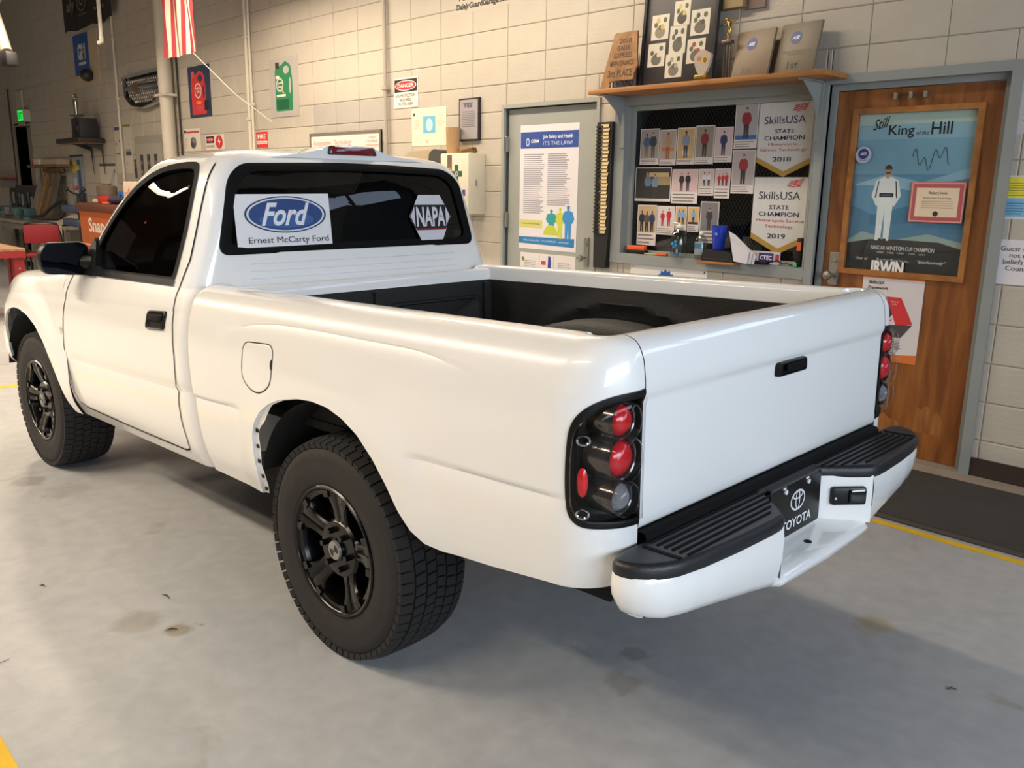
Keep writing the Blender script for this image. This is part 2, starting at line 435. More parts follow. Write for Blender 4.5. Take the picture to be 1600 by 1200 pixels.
stripe('yellow floor line crossing behind the front wheel', -1.42, -1.34, -4.345, -1.005)
# ceiling fluorescent fixtures
M_FIX = mat((225, 222, 215), .5)
M_TUBE = mat((255, 226, 180), .4, emit=6)
for k, (x, y, l, wt) in enumerate(LAMPS):
    t = thing('ceiling_light', 'white fluorescent batten hanging from the shop ceiling', 'light', (x, y, LAMPZ), group='shop ceiling lights')
    b = MB(); b.bx(-l/2-.03, l/2+.03, -.04, .04, -.01, .05)
    b.poly([(-l/2-.03, -.16, -.09), (l/2+.03, -.16, -.09), (l/2+.03, -.04, .05), (-l/2-.03, -.04, .05)])
    b.poly([(-l/2-.03, .16, -.09), (l/2+.03, .16, -.09), (l/2+.03, .04, .05), (-l/2-.03, .04, .05)])
    b.build('housing', M_FIX, t)
    for yy in (-.06, .06): MB().cyl((-l/2, yy, -.012), (l/2, yy, -.012), .012, n=10).build('tube', M_TUBE, t)
    for xx in (-l*.35, l*.35): MB().cyl((xx, 0, .05), (xx, 0, ZC-LAMPZ), .004, n=6).build('hanger', M_FIX, t)

# ================================================================== the pickup truck
# local axes: +x to the rear, -y the driver's side (towards the camera), rear axle at x = 0
TR = thing('pickup_truck', 'white single-cab pickup truck with black wheels and an open bed', 'truck', (3.31, -2.664, 0), (0, -.026, .04))
def paint():
    m = bpy.data.materials.new('white_car_paint'); m.use_nodes = True; b = m.node_tree.nodes['Principled BSDF']
    b.inputs['Base Color'].default_value = (.86, .85, .83, 1); b.inputs['Roughness'].default_value = .32
    b.inputs['Coat Weight'].default_value = 1; b.inputs['Coat Roughness'].default_value = .03; b.inputs['Coat IOR'].default_value = 1.5
    return m
M_PAINT = paint()
M_BLK = mat((12, 12, 13), .42, spec=.35, name='black_trim')
M_RUB = mat((11, 11, 12), .65, spec=.15, name='black_rubber')
M_GAP_SHADE = mat((26, 24, 22), .9, name='painted_gap_shade')  # plain dark colour painting the shade inside gaps, seams and holes
M_DARK = mat((12, 12, 12), .8, name='underbody_black')
M_LINER = mat((24, 24, 24), .6, bump=.35, bscale=180, name='sprayed_bed_liner')
M_TINT = glass((.010, .0105, .012), ior=1.5, name='tinted_glass')
M_CHROME = mat((200, 200, 205), .15, metal=1)
def both(fn):
    """run a builder for the driver's side and, mirrored, for the other side"""
    for sgn in (1, -1): fn(lambda p: (p[0], p[1]*sgn, p[2]))
# --- bed -------------------------------------------------------------------------------------
W0, RC, XC, XREAR = .823, .14, .92, 1.06
f_side = pchip([.38, .42, .46, .50, .56, .64, .72, .80, .88, .95, 1.00, 1.05], [.085, .072, .056, .041, .026, .014, .005, .001, 0, .004, .011, .026])
f_rear = pchip([.50, .53, .56, .60, .66, .80, .955, .968, .992, 1.006, 1.05], [.04, .022, .01, .003, 0, 0, -.001, -.001, -.009, -.010, -.006])
f_crease = pchip([-.66, -.59, -.47, -.354, -.17, 0, .2, .42, .6, .75, 1.2], [.93, .969, 1.002, 1.021, 1.034, 1.035, 1.033, 1.031, 1.013, .985, .97])
def zlow(x): return .735+.022*x
S_END = XC+RC*PI/2+(W0-RC-.667)
def groove(dz, A, L):
    """dz below a crease: sharp upper edge, fading out downwards"""
    return A*math.exp(-dz/L) if dz > 0 else A*max(0, 1+dz/.007)
def bed_inset(s, z):
    i = f_side(z)
    a = sm((s+.62)/.12)*sm((.75-s)/.25)
    if a: i += groove(f_crease(s)-z, .0065*a, .03)
    a = max(sm((-.44-s)/.10), sm((s-.40)/.08)*sm((1.0-s)/.10))
    if a: i += groove(zlow(s)-z, .010*a, .05)
    r = math.hypot(s-.01, z-.43)                                       # swelling round the wheel opening
    i -= .012*sm((.58-r)/.16)
    return i
def plan(s):
    """base plan curve of the bed side: position and outward normal"""
    if s < XC: return (s, -W0), (0, -1)
    a = (s-XC)/RC
    if a < PI/2: return (XC+RC*math.sin(a), -(W0-RC)-RC*math.cos(a)), (math.sin(a), -math.cos(a))
    return (XREAR, -(W0-RC)+(s-XC-RC*PI/2)), (1, 0)
def PB(s, z, out=0., ins=None):
    k = sm((s-XC)/(RC*PI/2))
    i = (1-k)*(bed_inset(s, z) if ins is None else ins[0])+k*(f_rear(z) if ins is None else ins[1])
    if s < -.80: i += .05*(1-math.sqrt(max(0, 1-(min(1, (-.80-s)/.03))**2)))   # rounded leading edge
    (x, y), (nx, ny) = plan(s)
    return (x-(i-out)*nx, y-(i-out)*ny, z)
arch_r = [(-.445, .425), (-.425, .47), (-.407, .53), (-.398, .60), (-.388, .655), (-.358, .705), (-.312, .748), (-.25, .783), (-.18, .808), (-.09, .826), (0, .832), (.08, .826), (.15, .806), (.22, .77), (.285, .71), (.33, .645), (.365, .58), (.405, .53), (.455, .503), (.52, .497)]
bot = [(-.83, .43), (-.70, .428), (-.56, .425)]+arch_r+[(.70, .512), (.90, .535), (1.0, .548), (S_END, .552)]
botr = resample([(a, b, 0) for a, b in bot if a <= .90], .014)+[Vector((.90+(S_END-.90)*k/46, .535+.017*k/46, 0)) for k in range(1, 47)]
TOPW = [(.026, -.006, 1.05), (.034, -.003, 1.066), (.046, .003, 1.082), (.061, .010, 1.095), (.078, .020, 1.105), (.096, .033, 1.111), (.114, .048, 1.1145), (.133, .062, 1.1145), (.150, .072, 1.112), (.159, .078, 1.106), (.163, .081, 1.095), (.165, .082, 1.045)]
def bed_side_rows():
    cols = []
    for q in botr:
        s, zb = q.x, q.y; zl = max(zlow(s), zb+.04); zc = max(f_crease(s), zl+.05); zc = min(zc, 1.044)
        zs = [zb+(zl-zb)*(1-(1-k/30)**1.4) for k in range(30)]+[zl+(zc-zl)*(1-(1-k/30)**1.35) for k in range(30)]+[zc+(1.05-zc)*k/5 for k in range(5)]
        col = [PB(s, z) for z in zs]
        col += [PB(s, z, 0, (a, b)) for a, b, z in TOPW]
        cols.append(col)
    return cols
LIGHT = round_poly([(S_END+.02, .992), (1.06, .985), (.985, .94), (.975, .83), (.980, .708), (S_END+.02, .698)], [0, .05, .09, .06, .05, 0], 8)
def s_of(p):
    x, y = p[0], -abs(p[1])
    if x < XC: return x
    a = math.atan2(x-XC, -(y+(W0-RC)))
    return XC+RC*a if a < PI/2 else XC+RC*PI/2+(y+(W0-RC))
BEDROWS = bed_side_rows()
def mk_bed(mir):
    b = MB(); b.grid([[mir(p) for p in c] for c in BEDROWS], keep=lambda c: not (c[0] > .93 and c[2] < 1.0 and inside((s_of(c), c[2]), LIGHT)))
    bs = b.build('bed_side', M_PAINT, TR, smooth=50)
    # flange along the wheel opening: turned in, scalloped at the front with dark blocks painting clip-hole shade
    b = MB(); arc = resample([(a, c, 0) for a, c in arch_r], .012)
    b.grid([[mir(PB(q.x, q.y)) for q in arc], [mir((PB(q.x, q.y)[0], PB(q.x, q.y)[1]+.012, q.y)) for q in arc]])
    rows = []
    for q in arc:
        d = Vector((.0-q.x, .42-q.y)).normalized(); u = (q.y-.42)
        fr = sm((-.24-q.x)/.10)
        wd = .004+(.012+.012*abs(math.sin(u*24)))*fr
        rows.append((q, d*wd))
    b.grid([[mir((q.x, PB(q.x, q.y)[1]+.012, q.y)) for q, d in rows], [mir((q.x+d.x, PB(q.x, q.y)[1]+.014, q.y+d.y)) for q, d in rows]])
    fl_ = b.build('arch_flange', M_PAINT, bs, smooth=40)
    for k in (2, 7, 12, 17, 22):
        q, d = rows[k]; y = PB(q.x, q.y)[1]+.011
        MB().box(mir((q.x+d.x*.55, y, q.y+d.y*.55)), (.012, .004, .012)).build('clip_hole_shade', M_GAP_SHADE, bs)  # dark block laid on as hole shade, nothing is cut through
both(mk_bed)
# fuel door on the driver's side
def strip(line, w, F, name, m, parent, off=.0008, closed=False, mir=None, step=.012):
    """thin band following a line on a surface F(u, v, out)"""
    P = resample([(a, b, 0) for a, b in line], step, closed); n = len(P); A, B = [], []
    for k, p in enumerate(P):
        a = P[(k+1) % n] if (closed or k < n-1) else p; c = P[k-1] if (closed or k > 0) else p
        d = (a-c).normalized(); nn = Vector((-d.y, d.x, 0))*w/2
        A.append(F(p.x+nn.x, p.y+nn.y, off)); B.append(F(p.x-nn.x, p.y-nn.y, off))
    if mir: A, B = [mir(p) for p in A], [mir(p) for p in B]
    return MB().grid([A, B], cu=closed).build(name, m, parent, smooth=60)
fuel = round_poly([(-.41, .964), (-.225, .972), (-.232, .845), (-.30, .808), (-.37, .808), (-.425, .84)], .035, 5)
fb = MB(); rows = []
cx, cz = -.325, .89
for t in (1, .97, .9, .7, .45, .2, .02):
    rows.append([PB(cx+(x-cx)*t, cz+(z-cz)*t, .0016 if t < .99 else -.001) for x, z in fuel])
fuel_o = fb.grid(rows, cu=True).build('fuel_door', M_PAINT, TR, smooth=50)
strip(fuel, .005, PB, 'gap_shade_strip', M_GAP_SHADE, fuel_o, closed=True, step=.008)  # dark strip laid on the paint as shade of the lid gap
MB().poly([PB(-.226+.012*math.cos(a), .91+.018*math.sin(a), .0022) for a in [PI/2+PI*k/10 for k in range(11)]]).build('notch_shade', M_GAP_SHADE, fuel_o, fixn=False)  # dark patch painted for the shade in the finger notch
# tailgate
def tail_rows():
    zs = [.667, .672]+[.68+(.955-.68)*k/14 for k in range(15)]+[.960, .966, .972, .978, .984, .990, .998, 1.006, 1.02, 1.035]
    prof = [(1.06-(f_rear(z) if z > .673 else .012 if z < .67 else .004), z) for z in zs]+[(1.06-b, z) for a, b, z in TOPW[:-1]]+[(.965, .70)]
    return [[(x, y, z) for x, z in prof] for y in [-.6635+1.327*k/60 for k in range(61)]]
TG = MB().grid(tail_rows()).build('tailgate', M_PAINT, TR, smooth=50)
for sg in (-1, 1):
    b = MB(); b.grid([[(x, sg*.6655, z) for x, z in [(1.052, .667), (1.052, .985), (1.062, 1.0), (1.05, 1.09), (1.02, 1.11)]], [(x, sg*.6655, z) for x, z in [(.985, .667), (.985, .985), (.985, 1.0), (.985, 1.09), (.985, 1.105)]]]); b.build('seam_shade_sheet', M_GAP_SHADE, TG)  # dark sheet put between tailgate and bed for the seam's shade
HF = lambda u, v, n=0: (1.062+n, u, v)
b = MB(); hp = round_poly([(-.06, .936), (.112, .936), (.108, .975), (-.056, .975)], .012, 4)
rows = []
for t, n_ in ((1, -.004), (1, .006), (.95, .012), (.80, .014), (.74, .008), (.05, .006)):
    rows.append([HF(.026+(u-.026)*(1-(1-t)*.5), .9555+(v-.9555)*t, n_) for u, v in hp])
hd = b.grid(rows, cu=True).build('tailgate_handle', M_BLK, TR, smooth=35)
MB().rbox((1.078, .028, .958), (.008, .098, .020), .003).build('handle_paddle', M_RUB, hd)
# liner, wheel boxes, bed front
b = MB(); FZ = .70
b.bx(-.80, .97, -.66, .66, FZ-.03, FZ)
for sg in (-1, 1):
    yw = .655*sg; rows = []
    for k in range(61):
        x = -.79+1.76*k/60; col = []
        for j in range(13):
            z = 1.05-(1.05-FZ)*j/12
            r = math.hypot((x-.02)/.52, (z-FZ+.02)/.31); bulge = .03*math.exp(-((r-1.0)/.07)**2)+.012*math.exp(-((x+.62)/.05)**2)+.012*math.exp(-((x-.78)/.05)**2)
            col.append((x, yw-sg*bulge, z))
        rows.append(col)
    b.grid(rows)
    rows = []
    for k in range(25):                                                # wheel box
        a = PI*k/24; x = .02-.46*math.cos(a); h = FZ+.235*math.sin(a)**.65
        rows.append([(x, sg*.66, h), (x, sg*.52, h-.003), (x, sg*.475, max(FZ, h-.02)), (x, sg*.455, max(FZ, h-.06)), (x, sg*.45, FZ)])
    b.grid(rows)
b.build('bed_liner', M_LINER, TR, smooth=45)
b = MB(); b.bx(-.80, -.775, -.655, .655, FZ, 1.05)
for y0, y1 in ((-.60, -.05), (.05, .60)):
    P = round_poly([(y0, .76), (y1, .76), (y1, .985), (y0, .985)], .04, 5); cy = (y0+y1)/2
    b.grid([[(-.775+d, cy+(u-cy)*t, .8725+(v-.8725)*t) for u, v in P] for t, d in ((1, 0), (.96, .012), (.9, .014), (.84, .004), (.05, .004))], cu=True)
for y in (-.63, 0, .63): b.bx(-.78, -.757, y-.022, y+.022, FZ, 1.04)
b.build('bed_front_liner', M_LINER, TR, smooth=40)
b = MB()
b.grid([[(x, y, z) for x, z in ((-.775, 1.045), (-.776, 1.085), (-.781, 1.096), (-.79, 1.10), (-.82, 1.10), (-.83, 1.09), (-.83, .45))] for y in [-.70+1.4*k/20 for k in range(21)]])
b.build('bed_header', M_PAINT, TR, smooth=40)
# --- taillights ------------------------------------------------------------------------------
M_LENS = glass((.93, .93, .94), ior=1.30, name='clear_lens')
M_BUCKET = mat((14, 14, 15), .3, metal=.4, name='smoked_bucket')
M_SMOKE = mat((104, 98, 94), .16, metal=.9, name='smoked_chrome')
M_RED = mat((214, 14, 26), .25, coat=.6, name='red_lens')
M_CLEAR = mat((190, 192, 196), .2, metal=.7, bump=.8, bscale=400, name='clear_reverse_lens')
def PBs(s, z, out=0.):
    return PB(min(s, S_END), z, out) if s <= S_END else (XREAR+out, -.667+(s-S_END), z)
def mk_light(mir):
    P = [(min(q.x, S_END-.001), q.y) for q in resample([(a, c, 0) for a, c in LIGHT], .008, True)]
    bz = MB(); cs, czz = (min(p[0] for p in P)+S_END)/2, .848
    def ring(t, off, d=0):
        return [mir(PB(min(cs+(a-cs)*t, S_END-.0015), czz+(c-czz)*(1-(1-t)*(.62 if t < 1 else 1.0)), off)) for a, c in P]
    bez = MB().grid([ring(1.085, -.001), ring(1.075, .004), ring(1.0, .006), ring(.93, .005), ring(.92, -.004)], cu=True).build('taillight_bezel', M_BLK, TR, smooth=40)
    MB().grid([ring(.95, .0), ring(.94, -.05), ring(.5, -.052), ring(.02, -.052)], cu=True).build('lamp_bucket', M_BUCKET, bez, smooth=30)
    MB().grid([ring(.945, .004), ring(.93, .016), ring(.88, .021), ring(.7, .024), ring(.4, .025), ring(.02, .025)], cu=True).build('clear_cover', M_LENS, bez, smooth=50)
    # three round lamps on the rear face and a small red side reflector
    for z, r, m in ((.938, .037, M_RED), (.853, .044, M_RED), (.763, .034, M_CLEAR)):
        s = 1.105; c = Vector(PB(s, z, -.04)); y0 = -.728
        c = Vector((1.018, y0, z))
        b = MB(); b.lathe([(r*1.18, -.03), (r*1.18, .036), (r*1.10, .042), (r*1.02, .040), (r*.98, .02)], c, 'x', 28)
        b.v = [mir(p) for p in b.v]; b.build('lamp_ring', M_SMOKE, bez, smooth=35)
        b = MB(); b.lathe([(r*.99, .018), (r*.9, .036), (r*.6, .047), (r*.3, .051), (.001, .052)], c, 'x', 28)
        b.v = [mir(p) for p in b.v]; b.build('red_lamp' if m is M_RED else 'reversing_lamp', m, bez, smooth=50)
        b = MB(); b.lathe([(r*1.24, .030), (r*1.24, .050), (r*1.18, .060), (r*.95, .067), (r*.5, .071), (.001, .072)], c, 'x', 28)
        b.v = [mir(p) for p in b.v]; b.build('lens_dome', M_LENS, bez, smooth=50)
    b = MB(); b.grid([[mir(PB(1.008+.013*t*math.cos(a), .800+.034*t*math.sin(a), -.004+.006*(1-t*t))) for a in [2*PI*k/16 for k in range(16)]] for t in (1, .7, .3, .02)], cu=True)
    b.build('side_reflector', M_RED, bez, smooth=50)
    for s, z in ((1.010, .900), (1.010, .732)):
        b = MB(); b.tube([mir(PB(s+.013*math.cos(a), z+.010*math.sin(a), .012)) for a in [2*PI*k/14 for k in range(14)]], .003, 6, closed=True); b.build('lens_boss', M_CHROME, bez, smooth=50)
both(mk_light)
# --- cab -------------------------------------------------------------------------------------
CABT = [(1.06, .785, -.868, -2.13), (1.10, .767, -.871, -2.08), (1.15, .749, -.874, -2.025), (1.20, .732, -.877, -1.97), (1.30, .699, -.884, -1.885), (1.40, .667, -.892, -1.785), (1.48, .641, -.902, -1.665), (1.52, .624, -.912, -1.61), (1.55, .604, -.927, -1.57), (1.575, .577, -.948, -1.53), (1.592, .540, -.975, -1.48), (1.604, .49, -1.01, -1.42), (1.613, .42, -1.055, -1.35), (1.620, .31, -1.11, -1.28), (1.625, .18, -1.16, -1.23), (1.627, .03, -1.19, -1.205)]
c_w, c_r, c_f = [pchip([r[0] for r in CABT], [r[k] for r in CABT]) for k in (1, 2, 3)]
def cab_rear(y, z): return c_r(z)+.016*max(0, 1-(y/.70)**2)
def CS(x, z, out=0.):
    w, xr = c_w(z), c_r(z); rr = min(.085, w*.8); d = x-(xr-rr)            # follows the rounded rear corner
    if d <= 0: return (x, -(w+out), z)
    q = math.sqrt(max(0, rr*rr-d*d)); return (x+out*d/rr, -(w-rr+q+out*q/rr), z)
def CR(y, z, out=0.): return (cab_rear(y, z)+out, y, z)
zs = [1.06+.0105*k for k in range(48)]+[1.56, 1.567, 1.575, 1.583, 1.592, 1.598, 1.604, 1.609, 1.613, 1.617, 1.620, 1.623, 1.625, 1.6265, 1.627]
rings = []
for z in zs:
    w, xr, xf = c_w(z), c_r(z), c_f(z); L = xr-xf
    rr = min(.085, w*.8, L*.4); rf = min(.12, w*.8, L*.4); P = []
    for k in range(14): P.append((xf-.05*(1-(k/14)**2), -(w-rf)*k/14))
    for k in range(11): a = PI/2*k/11; P.append((xf+rf-rf*math.cos(a), -(w-rf)-rf*math.sin(a)))
    for k in range(90): P.append((xf+rf+(L-rr-rf)*k/90, -w))
    for k in range(16): a = PI/2*k/16; P.append((xr-rr+rr*math.sin(a), -(w-rr)-rr*math.cos(a)))
    for k in range(56): P.append((xr, -(w-rr)*(1-k/56)))
    P = [(x+(.016*max(0, 1-(y/.70)**2)*(min(1, w/.6)) if x > xr-.085 else 0)*sm((x-xr+.085)/.085), y) for x, y in P]
    half = [(x, y, z) for x, y in P]+[(xr+.016*min(1, w/.6), 0, z)]
    rings.append(half+[(x, -y, z) for x, y, z in half[-2:0:-1]])
WIN = round_poly([(-1.815, 1.118), (-1.012, 1.122), (-1.006, 1.30), (-1.02, 1.545), (-1.17, 1.551), (-1.30, 1.545), (-1.40, 1.525), (-1.50, 1.488), (-1.60, 1.432), (-1.70, 1.352), (-1.775, 1.268), (-1.812, 1.20)], [.02, .03, 0, .09, .05, .05, .05, .05, .05, .05, .05, .05], 6)
RWIN = round_poly([(-.635, 1.222), (.635, 1.222), (.565, 1.495), (.50, 1.546), (0, 1.562), (-.50, 1.546), (-.565, 1.495)], [.05, .05, .10, .06, .3, .06, .10], 8)
DOOR = [(-2.0, 1.10), (-2.02, 1.03), (-2.03, .975), (-2.055, .886), (-2.07, .826), (-2.10, .70), (-2.105, .60), (-2.09, .54), (-2.06, .495), (-2.0, .479), (-1.5, .470), (-1.0, .470), (-.95, .482), (-.938, .53), (-.948, .60), (-.948, .67), (-.932, .77), (-.926, .85), (-.93, .94), (-.94, 1.01), (-.953, 1.075), (-.945, 1.13), (-.931, 1.20), (-.935, 1.28), (-.941, 1.376), (-.945, 1.457), (-.950, 1.526), (-.965, 1.572), (-1.2, 1.583), (-1.40, 1.565), (-1.55, 1.505), (-1.70, 1.41), (-1.84, 1.28), (-1.95, 1.15)]
def c_win(c):
    if abs(c[1]) > .50 and c[0] < -.96 and c[2] < 1.56 and inside((c[0], c[2]), WIN): return True
    if c[0] > -.955 and c[2] < 1.57 and inside((c[1], c[2]), RWIN): return True
    if c[0] < c_f(c[2])+.06 and 1.11 < c[2] < 1.56 and abs(c[1]) < c_w(c[2])-.085: return True
    return False
# lower cab side with the door; fender ahead of it
f_cab = pchip([.38, .42, .46, .50, .56, .64, .72, .80, .88, .95, 1.00, 1.05, 1.10], [.100, .08, .058, .04, .026, .016, .008, .003, .003, .008, .017, .033, .056])
def zc_cab(x): return 1.035+.0225*x
def CL(x, z, out=0.):
    i = f_cab(z)+groove(zc_cab(x)-z, .003, .02)+groove(.737+.016*x-z, .010*sm((x+2.04)/.05), .05)
    if x > -.90: i += .05*(1-math.sqrt(max(0, 1-min(1, (x+.90)/.05)**2)))
    return (x, -(W0-i+out), z)
def cab_side(keep, mir, b):
    cols = []
    for k in range(101):
        x = -2.12+1.275*k/100; zb = .42; zl = .737+.016*x; zc = zc_cab(x)
        zz = [zb+(zl-zb)*(1-(1-j/16)**1.5) for j in range(16)]+[zl+(zc-zl)*(1-(1-j/16)**1.35) for j in range(16)]+[zc+(1.10-zc)*j/8 for j in range(9)]
        cols.append([mir(CL(x, z)) for z in zz])
    b.grid(cols, keep=keep)
def in_door(c): return c[0] < -.9 and inside((c[0], c[2]), DOOR) and abs(c[1]) > .45
cb = MB(); cb.grid(rings, cu=True, keep=lambda c: not c_win(c) and not in_door(c))
for sgn in (1, -1): cab_side(lambda c: not in_door(c), lambda p, s=sgn: (p[0], p[1]*s, p[2]), cb)
cb.bx(-.90, -.872, -.70, .70, .5, 1.08)
CAB = cb.build('cab_body', M_PAINT, TR, smooth=50)
def mk_door(sgn):
    mir = lambda p: (p[0], p[1]*sgn, p[2]); b = MB()
    b.grid(rings, cu=True, keep=lambda c: in_door(c) and not c_win(c) and c[1]*sgn < 0)
    cab_side(in_door, mir, b)
    d = b.build('cab_door', M_PAINT, TR, smooth=50)
    def F(x, z, out=0.): return CL(x, z, out) if z < 1.085 else CS(x, z, out)
    strip(DOOR[:27]+[(-.972, 1.59)], .0065, F, 'gap_shade_strip', M_GAP_SHADE, d, off=.0022, mir=mir)  # dark strip over unbroken panels, painting the shade of the door gap
    strip(WIN, .026, lambda x, z, o=0.: CS(x, z, o), 'window_seal', M_RUB, d, off=.004, closed=True, mir=mir)
    inn = [(-1.412+(a+1.412)*.978, 1.325+(c-1.325)*.965) for a, c in WIN]
    MB().grid([[mir(CS(a, c, .004)) for a, c in inn], [mir(CS(a, c, -.012)) for a, c in inn]], cu=True).build('seal_reveal', M_RUB, d)
    g = MB(); g.grid([[mir(CS(-1.40+(a+1.40)*t, 1.33+(c-1.33)*t, -.008)) for a, c in WIN] for t in (1, .66, .33, .02)], cu=True); g.build('door_glass', M_TINT, d, smooth=60)
    strip([(-1.80, 1.113), (-1.0, 1.117)], .022, lambda x, z, o=0.: CS(x, z, o), 'belt_moulding', M_BLK, d, off=.009, mir=mir)
    # recessed handle
    hp = round_poly([(-1.155, .935), (-1.0, .943), (-.992, 1.012), (-1.148, 1.004)], .016, 5); cx_, cz_ = -1.074, .974
    rows = [[mir(CL(cx_+(a-cx_)*t, cz_+(c-cz_)*t, o)) for a, c in hp] for t, o in ((1, -.002), (1, .007), (.93, .010), (.84, .008), (.80, .003), (.02, .003))]
    hnd = MB().grid(rows, cu=True).build('door_handle', M_BLK, d, smooth=35)
    hq = [(cx_+(a-cx_)*.78, cz_+.011+(c-cz_)*.42) for a, c in hp]
    MB().grid([[mir(CL(cx_+(a-cx_)*t, c if t == 1 else cz_+.011+(c-cz_-.011)*t, o)) for a, c in hq] for t, o in ((1, .0), (1, .009), (.85, .013), (.05, .014))], cu=True).build('handle_pull', M_RUB, d, smooth=35)
    return d
for sgn in (1, -1): mk_door(sgn)
# rear window, gasket, high stop lamp
def ringr(t, o): return [CR(y*t, 1.392+(z-1.392)*t, o) for y, z in RWIN]
RW = MB().grid([ringr(1.0, -.006), ringr(.66, -.006), ringr(.33, -.006), ringr(.02, -.006)], cu=True).build('rear_window', M_TINT, TR, smooth=60)
P = [(y, z) for y, z in RWIN]
rows = []
for sc_, o in ((1.018, -.002), (1.018, .006), (.985, .008), (.945, .004), (.945, -.010)):
    rows.append([CR(y*sc_, 1.392+(z-1.392)*(1-(1-sc_)*2.6), o) for y, z in RWIN])
MB().grid(rows, cu=True).build('window_gasket', M_RUB, RW, smooth=40)
b = MB()
zt0, zt1 = 1.600, 1.634
def spo(t, y):   # roof bump carrying the lamp
    return None
SL = [(-.36, 1.582), (-.22, 1.600), (-.13, 1.620), (-.09, 1.637), (.02, 1.640), (.13, 1.637), (.17, 1.620), (.26, 1.600), (.40, 1.582)]
rows = []
for x, k in ((-.942, .97), (-.950, 1.0), (-.975, 1.0), (-1.05, .95), (-1.16, .75)):
    rows.append([(x, .015+(y-.015)*(1+.1*(x+.94)*-5), 1.582+(z-1.582)*k) for y, z in SL])
b.grid(rows); b.poly(rows[0][::-1])
sp = b.build('stop_lamp_housing', M_PAINT, TR, smooth=60)
pl = round_poly([(-.098, 1.600), (.142, 1.600), (.128, 1.632), (-.09, 1.634)], .010, 4)
rows = [[(-.941+o, .02+(y-.02)*t, 1.617+(z-1.617)*t) for y, z in pl] for t, o in ((1.04, 0), (1.03, .006), (.96, .010), (.9, .012), (.05, .013))]
MB().grid(rows[:3], cu=True).build('lamp_rim', M_BLK, sp, smooth=40)
MB().grid(rows[2:], cu=True).build('high_stop_lamp', mat((110, 10, 16), .15, coat=1), sp, smooth=40)
# pressed ribs under the rear window
for k, z in enumerate((1.178, 1.150, 1.122)):
    MB().tube([CR(y, z, -.0008) for y in [-.52+1.04*j/24 for j in range(25)]], .0032, 6).build('pressed_rib', M_PAINT, CAB, smooth=60)
# windscreen
b = MB(); b.grid([[(c_f(z)-.05*(1-(y/.6)**2)+.006, y*(c_w(z)-.09)/.6, z) for y in [-.6+1.2*k/20 for k in range(21)]] for z in [1.09+.48*k/12 for k in range(13)]])
WS = b.build('windscreen', glass((.5, .52, .5), name='windscreen_glass'), TR, smooth=60)
for sg in (-1, 1):
    b = MB(); b.tube([(c_f(z)+.03, sg*(c_w(z)-.075), z) for z in [1.09+.48*k/12 for k in range(13)]], .014, 6); b.build('windscreen_seal', M_RUB, WS, smooth=60)
# front fenders, hood, nose
zt_f = pchip([-3.36, -3.28, -3.18, -3.05, -2.9, -2.7, -2.4, -2.1], [.84, .90, .965, 1.02, 1.055, 1.075, 1.085, 1.09])
def plan_in(x): return .42*max(0, -2.66-x)**2
arch_f = [(-2.12, .44), (-2.135, .50), (-2.16, .57), (-2.205, .67), (-2.265, .77), (-2.35, .836), (-2.45, .878), (-2.55, .898), (-2.64, .902), (-2.74, .884), (-2.83, .845), (-2.91, .785), (-2.97, .71), (-3.0, .64), (-3.02, .60)]
def FF(x, z, out=0.):
    zt = zt_f(x); i = f_cab(min(z, 1.0))*(1-.2*sm((-2.14-x)/.2))+plan_in(x)
    amp = .012+.075*sm((-2.12-x)/.35); t = (z-(zt-.085))/.085
    if t > 0: i += amp*(1-math.sqrt(max(0, 1-min(1, t)**2)))
    if z > 1.0: i += (f_cab(z)-f_cab(1.0))*.8*(1-sm((-2.12-x)/.35))
    i += groove(zc_cab(x)-z, .003, .02)
    r = math.hypot((x+2.60)/1.0, (z-.46)); i -= .034*sm((.60-r)/.12)
    return (x, -(W0-i+out), z)
fbot = resample([(a, c, 0) for a, c in [(-2.075, .43)]+arch_f+[(-3.12, .60), (-3.34, .62)]], .014)
def mk_fender(mir):
    cols = []
    for q in fbot:
        zt = zt_f(q.x); zc = min(zc_cab(q.x), zt-.03); zb = min(q.y, zc-.02)
        zz = [zb+(zc-zb)*k/26 for k in range(26)]+[zc+(zt-zc)*math.sin(PI/2*k/12) for k in range(13)]
        col = [mir(FF(q.x, z)) for z in zz]; p = FF(q.x, zt)
        cols.append(col+[mir((p[0], p[1]+d, p[2]+dz)) for d, dz in ((.02, .002), (.05, .004))])
    fo = MB().grid(cols).build('front_fender', M_PAINT, TR, smooth=50)
    arc = resample([(a, c, 0) for a, c in arch_f], .014)
    MB().grid([[mir(FF(q.x, q.y)) for q in arc], [mir((q.x, FF(q.x, q.y)[1]+.012, q.y)) for q in arc]]).build('arch_lip', M_PAINT, fo, smooth=50)
both(mk_fender)
rows = []
for k in range(40):
    x = -2.05-1.31*k/39; e = -FF(x, zt_f(x))[1]-.035
    rows.append([(x, e*t, zt_f(x)+.003+.05*(1-t*t)*sm((x+3.40)/.25)) for t in [-1+2*j/30 for j in range(31)]])
MB().grid(rows).build('hood', M_PAINT, TR, smooth=50)
MB().bx(-2.14, -1.98, -.72, .72, .98, 1.075).build('cowl', M_RUB, TR)
b = MB(); b.grid([[(-3.345+.25*(y/.62)**2*0, y*.62, z) for y in (-1, -.5, 0, .5, 1)] for z in (.60, .86)])
GR = b.build('grille_panel', M_BLK, TR)
for k in range(5): MB().rbox((-3.355, 0, .66+.04*k), (.012, .66, .014), .004).build('grille_bar', M_CHROME, GR)
for sg in (-1, 1):
    h = MB().rbox((-3.335, sg*.50, .755), (.06, .28, .17), .03).build('headlight', mat((205, 208, 212), .1, metal=.3, coat=1), TR, smooth=40)
